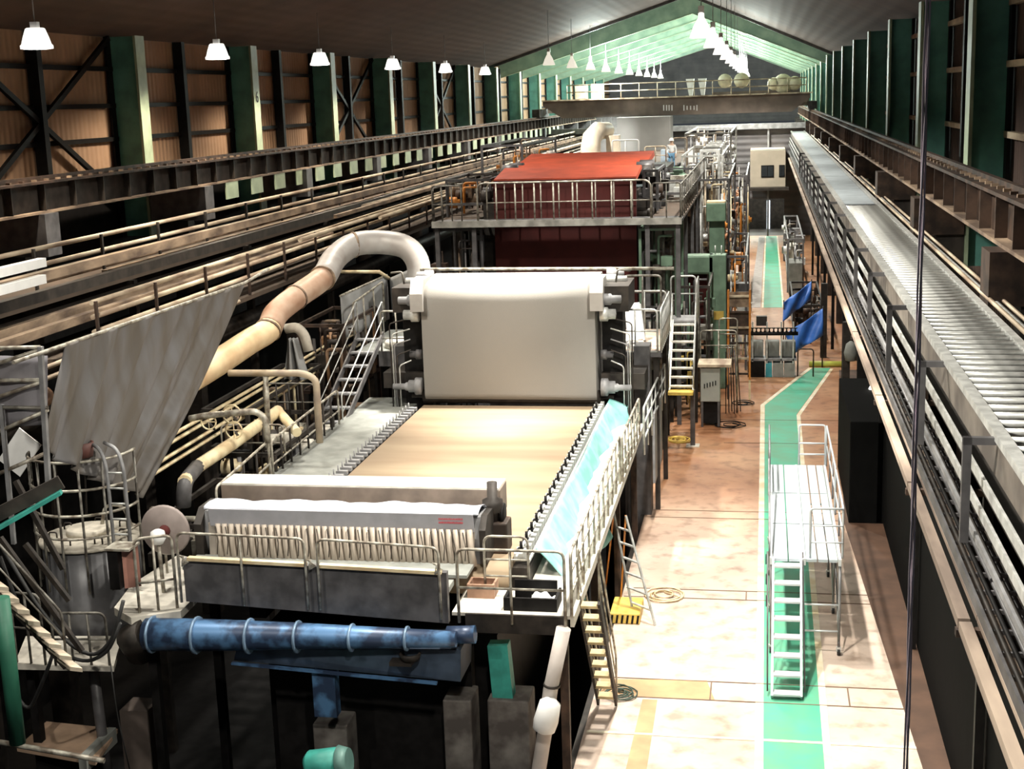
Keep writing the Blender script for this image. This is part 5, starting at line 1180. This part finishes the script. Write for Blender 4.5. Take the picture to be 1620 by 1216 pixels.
tag(obj('cup_rod', MB().tube([YP(133,715,23.2),YP(137,815,23.2)],.02,6), dark, at=YP(137,815,23.2)),'thin rod holding up the dark red-brown cup','rod')
# large wheel and its lamp
c=YP(262,838,23.4)
t=thing('large_handwheel','large grey-brown round disk wheel left of the headbox','wheel',c)
obj('disk', MB().lathe([(0,-.04),(.46,-.04),(.5,0),(.46,.04),(0,.05)],c,32,'y'), mat('grey_brown_disk',(.36,.30,.28),.5,.1,.3,2), t); obj('hub', MB().lathe([(0,-.14),(.1,-.12),(.12,-.02),(0,-.02)],c,14,'y'), redd, t)
c2=c+Vector((0,-.35,-.02))
t=thing('bulkhead_lamp','glass bulkhead lamp on a stem in front of the large disk wheel','lamp',c2)
obj('globe', MB().lathe([(0,-.15),(.09,-.14),(.15,-.03),(.13,.1),(.06,.14),(0,.14)],c2,16), white, t); obj('stem', MB().tube([c2+Vector((0,0,-.15)),c2+Vector((0.02,0,-1.1))],.04,8), rail_m, t)
# red-brown cabinet
bxw=YP(198,930,22)
t=thing('starter_box','open red-brown electrical box on the left walkway rail','box',(-11.35,22,3.5))
obj('enclosure', MB().box(-11.58,-11.38,21.8,22.2,3.55,4.3), black, t, bev=.01); obj('door', MB().bar((-11.37,21.95,3.92),(-11.12,22.1,3.92),.03,.78), mat('pinkish_red_paint',(.45,.22,.17),.5,0,.3,2), t); obj('roof', MB().box(-11.6,-11.12,21.75,22.2,4.3,4.34), rail_m, t)
railing('left_near_handrail','curved tube handrail between the starter box and the front beam',[(-11.15,22.0,3.05),(-10.55,22.3,3.05)],h=1.4,sp=.3,m=rail_m,r=.028,mids=(.4,))
railing('left_near_handrail','tube handrail left of the large disk wheel',[(-11.9,24.3,3.05),(-11.2,23.9,3.05)],h=1.3,sp=.35,m=rail_m,r=.028,mids=(.5,))
railing('left_near_handrail','handrail in front of the round tank above the black hoses',[(-12.6,21.45,2.2),(-11.6,21.55,2.2)],h=1.0,sp=.4,m=rail_d,r=.026,mids=(.5,))
railing('left_near_handrail','short handrail beside the stairs at the far left edge',[(-13.4,21.5,2.2),(-12.8,21.45,2.2)],h=1.35,sp=.3,m=rail_d,r=.026,mids=(.5,))
# tall railing at the left edge
t=thing('edge_guard_rail','tall grey guard rail at the far left edge','handrail',YP(30,745,21.5))
def q(px,py): return YP(px,py,21.5)
obj('post', MB().bar(q(64,548),q(78,790),.08,.08), gray, t); obj('post', MB().bar(q(2,640),q(22,860),.07,.07), gray, t)
for a,b,m_ in (((-20,551),(64,549),rail_m),((-20,580),(64,553),rail_m),((-20,602),(66,601),rail_m),((-20,634),(68,603),rail_m),((-20,644),(76,645),rail_d),((-20,690),(76,648),rail_m),((-20,757),(74,716),rail_m)): obj('rail', MB().tube([q(*a),q(*b)],.035,8), m_, t)
def gp(u,v): p=q(-20+88*u,565+110*v); return (p.x,p.y+.12+.04*math.sin(u*8),p.z)
obj('mesh_panel', MB().grid(gp,8,8), mat('grey_veil',(.22,.21,.23),.8,0,.2,2), t, solid=.01)
t=thing('green_brace_beam','slanting beam with a green flange crossing the left edge','beam',YP(50,800,19))
obj('web', MB().bar(YP(-20,822,19),YP(97,762,19.4),.06,.22), dark, t); obj('flange', MB().bar(YP(-20,845,18.9),YP(97,778,19.3),.16,.06), teal, t)
for i,(a,b) in enumerate((((25,760),(100,900)),((0,850),(130,1030)),((40,860),(110,950)))):
    tag(obj('dark_strut', MB().bar(YP(*a,20.3),YP(*b,20.3),.08,.08), dark, at=YP(*a,20.3)),('upper','longest','short')[i]+' dark diagonal strut at the left edge','strut')

# ================================================================== MOBILE WORK PLATFORM
SX0,SXM,SX1=.24,.93,1.66; SY0,SY1=28.45,36.1; SZ=2.2
t=thing('mobile_work_platform','long aluminium mobile work platform with stairs standing on the green lane','work platform',(.9,30,0))
al2=mat('aluminium_plank',(.47,.53,.57),.45,.1,.2,3,stretch=(1,.15,1))
gaps=[(SX0,SX0+.32),(SX0+.35,SX0+.64),(SXM+.02,SXM+.24),(SXM+.27,SXM+.47),(SXM+.50,SX1-.06)]
for a,b in gaps:
    for y0,y1 in ((SY0,30.9),(30.95,33.4),(33.45,SY1)): obj('deck_plank', MB().box(a,b,y0,y1,SZ-.06,SZ), al2, t)
for x in (SX0-.03,SXM-.03,SX1-.02): obj('long_beam', MB().box(x-.02,x+.04,SY0,SY1,SZ-.14,SZ+.01), alu, t)
for x in (SX0-.02,SX1): 
    for y in (SY0+.1,31,33.5,SY1-.1):
        obj('leg', MB().tube([(x,y,.16),(x,y,SZ)],.03,8), gray, t)
        u=obj('caster', MB().lathe([(0,x-.03),(.09,x-.03),(.09,x+.03),(0,x+.03)],(0,y+.03,.09),16,'x'), rubber, t); obj('fork', MB().box(x-.05,x+.05,y-.03,y+.04,.1,.2), galv, u)
for y in (SY0+.1,SY1-.1):
    for z in (.55,1.15): obj('cross_bar', MB().tube([(SXM,y,z),(SX1,y,z)],.022,6), alu, t)
for y0,y1 in ((28.5,31),(31,33.5)): obj('diagonal_brace', MB().tube([(SX1,y0,.3),(SX1,y1,1.9)],.018,6), gray, t)
# stair flight
aS=Vector((.52,26.2,.05)); bS=Vector((.55,28.45,SZ))
for sx in (-.29,.29): obj('stair_stringer', MB().bar(aS+Vector((sx,0,0)),bS+Vector((sx,0,0)),.045,.13), alu, t)
tr=None
for k in range(8):
    f=(k+.15)/7.6; p=aS.lerp(bS,f)
    if tr is None: tr=obj('stair_tread', MB().box(p.x-.27,p.x+.27,p.y-.11,p.y+.13,p.z,p.z+.04), alu, t); pb=p
    else: o=tr.copy(); COL.objects.link(o); o.location=p-pb
for x in (SX0-.1,SXM-.05): obj('stair_support', MB().tube([(x,26.35,.1),(x,28.6,SZ+.1)],.018,6), dgray, t)
# guard rails
def rl(pts,r=.024,m=alu,n='guard_rail'): obj(n, MB().tube(pts,r,8,.08), m, t)
rl([(SXM+.05,SY1,SZ),(SXM+.05,SY1,SZ+1.1),(SX1,SY1,SZ+1.1),(SX1,SY1,SZ)])
for z in (.3,.6): rl([(SXM+.05,SY1,SZ+z),(SX1,SY1,SZ+z)])
rl([(SX1+.03,SY1-.05,SZ),(SX1+.03,SY1-.05,SZ+1.1),(SX1+.05,31.9,SZ+1.1),(SX1+.05,31.9,SZ)]); rl([(SX1+.04,SY1,SZ+.55),(SX1+.05,31.9,SZ+.55)],.02)
rl([(SX1+.05,31.7,SZ),(SX1+.05,31.7,SZ+1.1),(SX1+.05,28.6,SZ+1.1),(SX1+.05,28.6,SZ)]); rl([(SX1+.05,31.7,SZ+.55),(SX1+.05,28.6,SZ+.55)],.02)
rl([(SXM+.1,28.55,SZ),(SXM+.1,28.55,SZ+1.1),(SX1+.05,28.55,SZ+1.1)],.026); 
for z in (.35,.72): rl([(SXM+.1,28.55,SZ+z),(SX1+.05,28.55,SZ+z)],.018)
for y in (33.0,34.5): rl([(SX1+.05,y,SZ),(SX1+.05,y,SZ+1.1)],.02,gray,'guard_post')
rl([(SX1+.05,30.1,SZ),(SX1+.05,30.1,SZ+1.1)],.02,gray,'guard_post')
for x in (SX0-.04,):
    rl([(x,SY1,SZ),(x,SY1,SZ+1.1),(x,33.4,SZ+1.1),(x,33.4,SZ)],.024,gray); rl([(x-.02,33.2,SZ),(x-.02,33.2,SZ+.95),(x-.02,28.6,SZ+.35),(x-.02,28.6,SZ)],.022,gray); rl([(x,SY1,SZ+.5),(x,33.4,SZ+.5)],.018,gray)
for y in (29.2,30.6,32.0): 
    c=(SX0-.12,y,.95); obj('hook_ring', MB().tube([(c[0],c[1]+.12*math.cos(a),c[2]+.12*math.sin(a)) for a in [2*PI*k/12 for k in range(13)]],.012,5), black, t)

# ================================================================== STEAM
m=D.materials.new('steam'); m.use_nodes=True; nt=m.node_tree; nt.nodes.remove(nt.nodes['Principled BSDF'])
vs=nt.nodes.new('ShaderNodeVolumePrincipled'); NN=nt.nodes; LL=nt.links
tc=NN.new('ShaderNodeTexCoord'); sp=NN.new('ShaderNodeSeparateXYZ'); LL.new(tc.outputs['Object'],sp.inputs[0])
def mth(op,a,b=None,c=None):
    n=NN.new('ShaderNodeMath'); n.operation=op
    for i_,v_ in enumerate((a,b,c)):
        if v_ is None: continue
        if isinstance(v_,(int,float)): n.inputs[i_].default_value=v_
        else: LL.new(v_,n.inputs[i_])
    return n.outputs[0]
r2=mth('ADD',mth('POWER',mth('ABSOLUTE',sp.outputs[0]),2),mth('POWER',mth('ABSOLUTE',sp.outputs[1]),2))
fall=mth('MAXIMUM',mth('SUBTRACT',1,mth('DIVIDE',r2,2.6)),0)
vert_=mth('MAXIMUM',mth('SUBTRACT',1,mth('DIVIDE',mth('SUBTRACT',sp.outputs[2],8.6),2.2)),0)
nz=NN.new('ShaderNodeTexNoise'); nz.inputs['Scale'].default_value=.9; nz.inputs['Detail'].default_value=4; LL.new(tc.outputs['Object'],nz.inputs['Vector'])
LL.new(mth('MULTIPLY',mth('MULTIPLY',fall,mth('MINIMUM',vert_,1)),mth('MULTIPLY',nz.outputs[0],1.1)),vs.inputs['Density']); vs.inputs['Color'].default_value=(.95,.95,.95,1)
nt.links.new(vs.outputs[0], nt.nodes['Material Output'].inputs['Volume'])
o=tag(obj('steam_plume', MB().lathe([(0,6.5),(.9,6.8),(1.6,8.5),(2.2,10.2),(2.0,11.6),(0,12.2)],(0,0,0),16), m, at=(-9.8,95,0), local=True),'pale steam rising behind the red dryer fabric','steam',kind='stuff')
dup=[k for k,v in LABELS.items() if len(v)>1 and not D.objects[v[0]].get('group')]
if dup: print('DUPLABELS',dup)
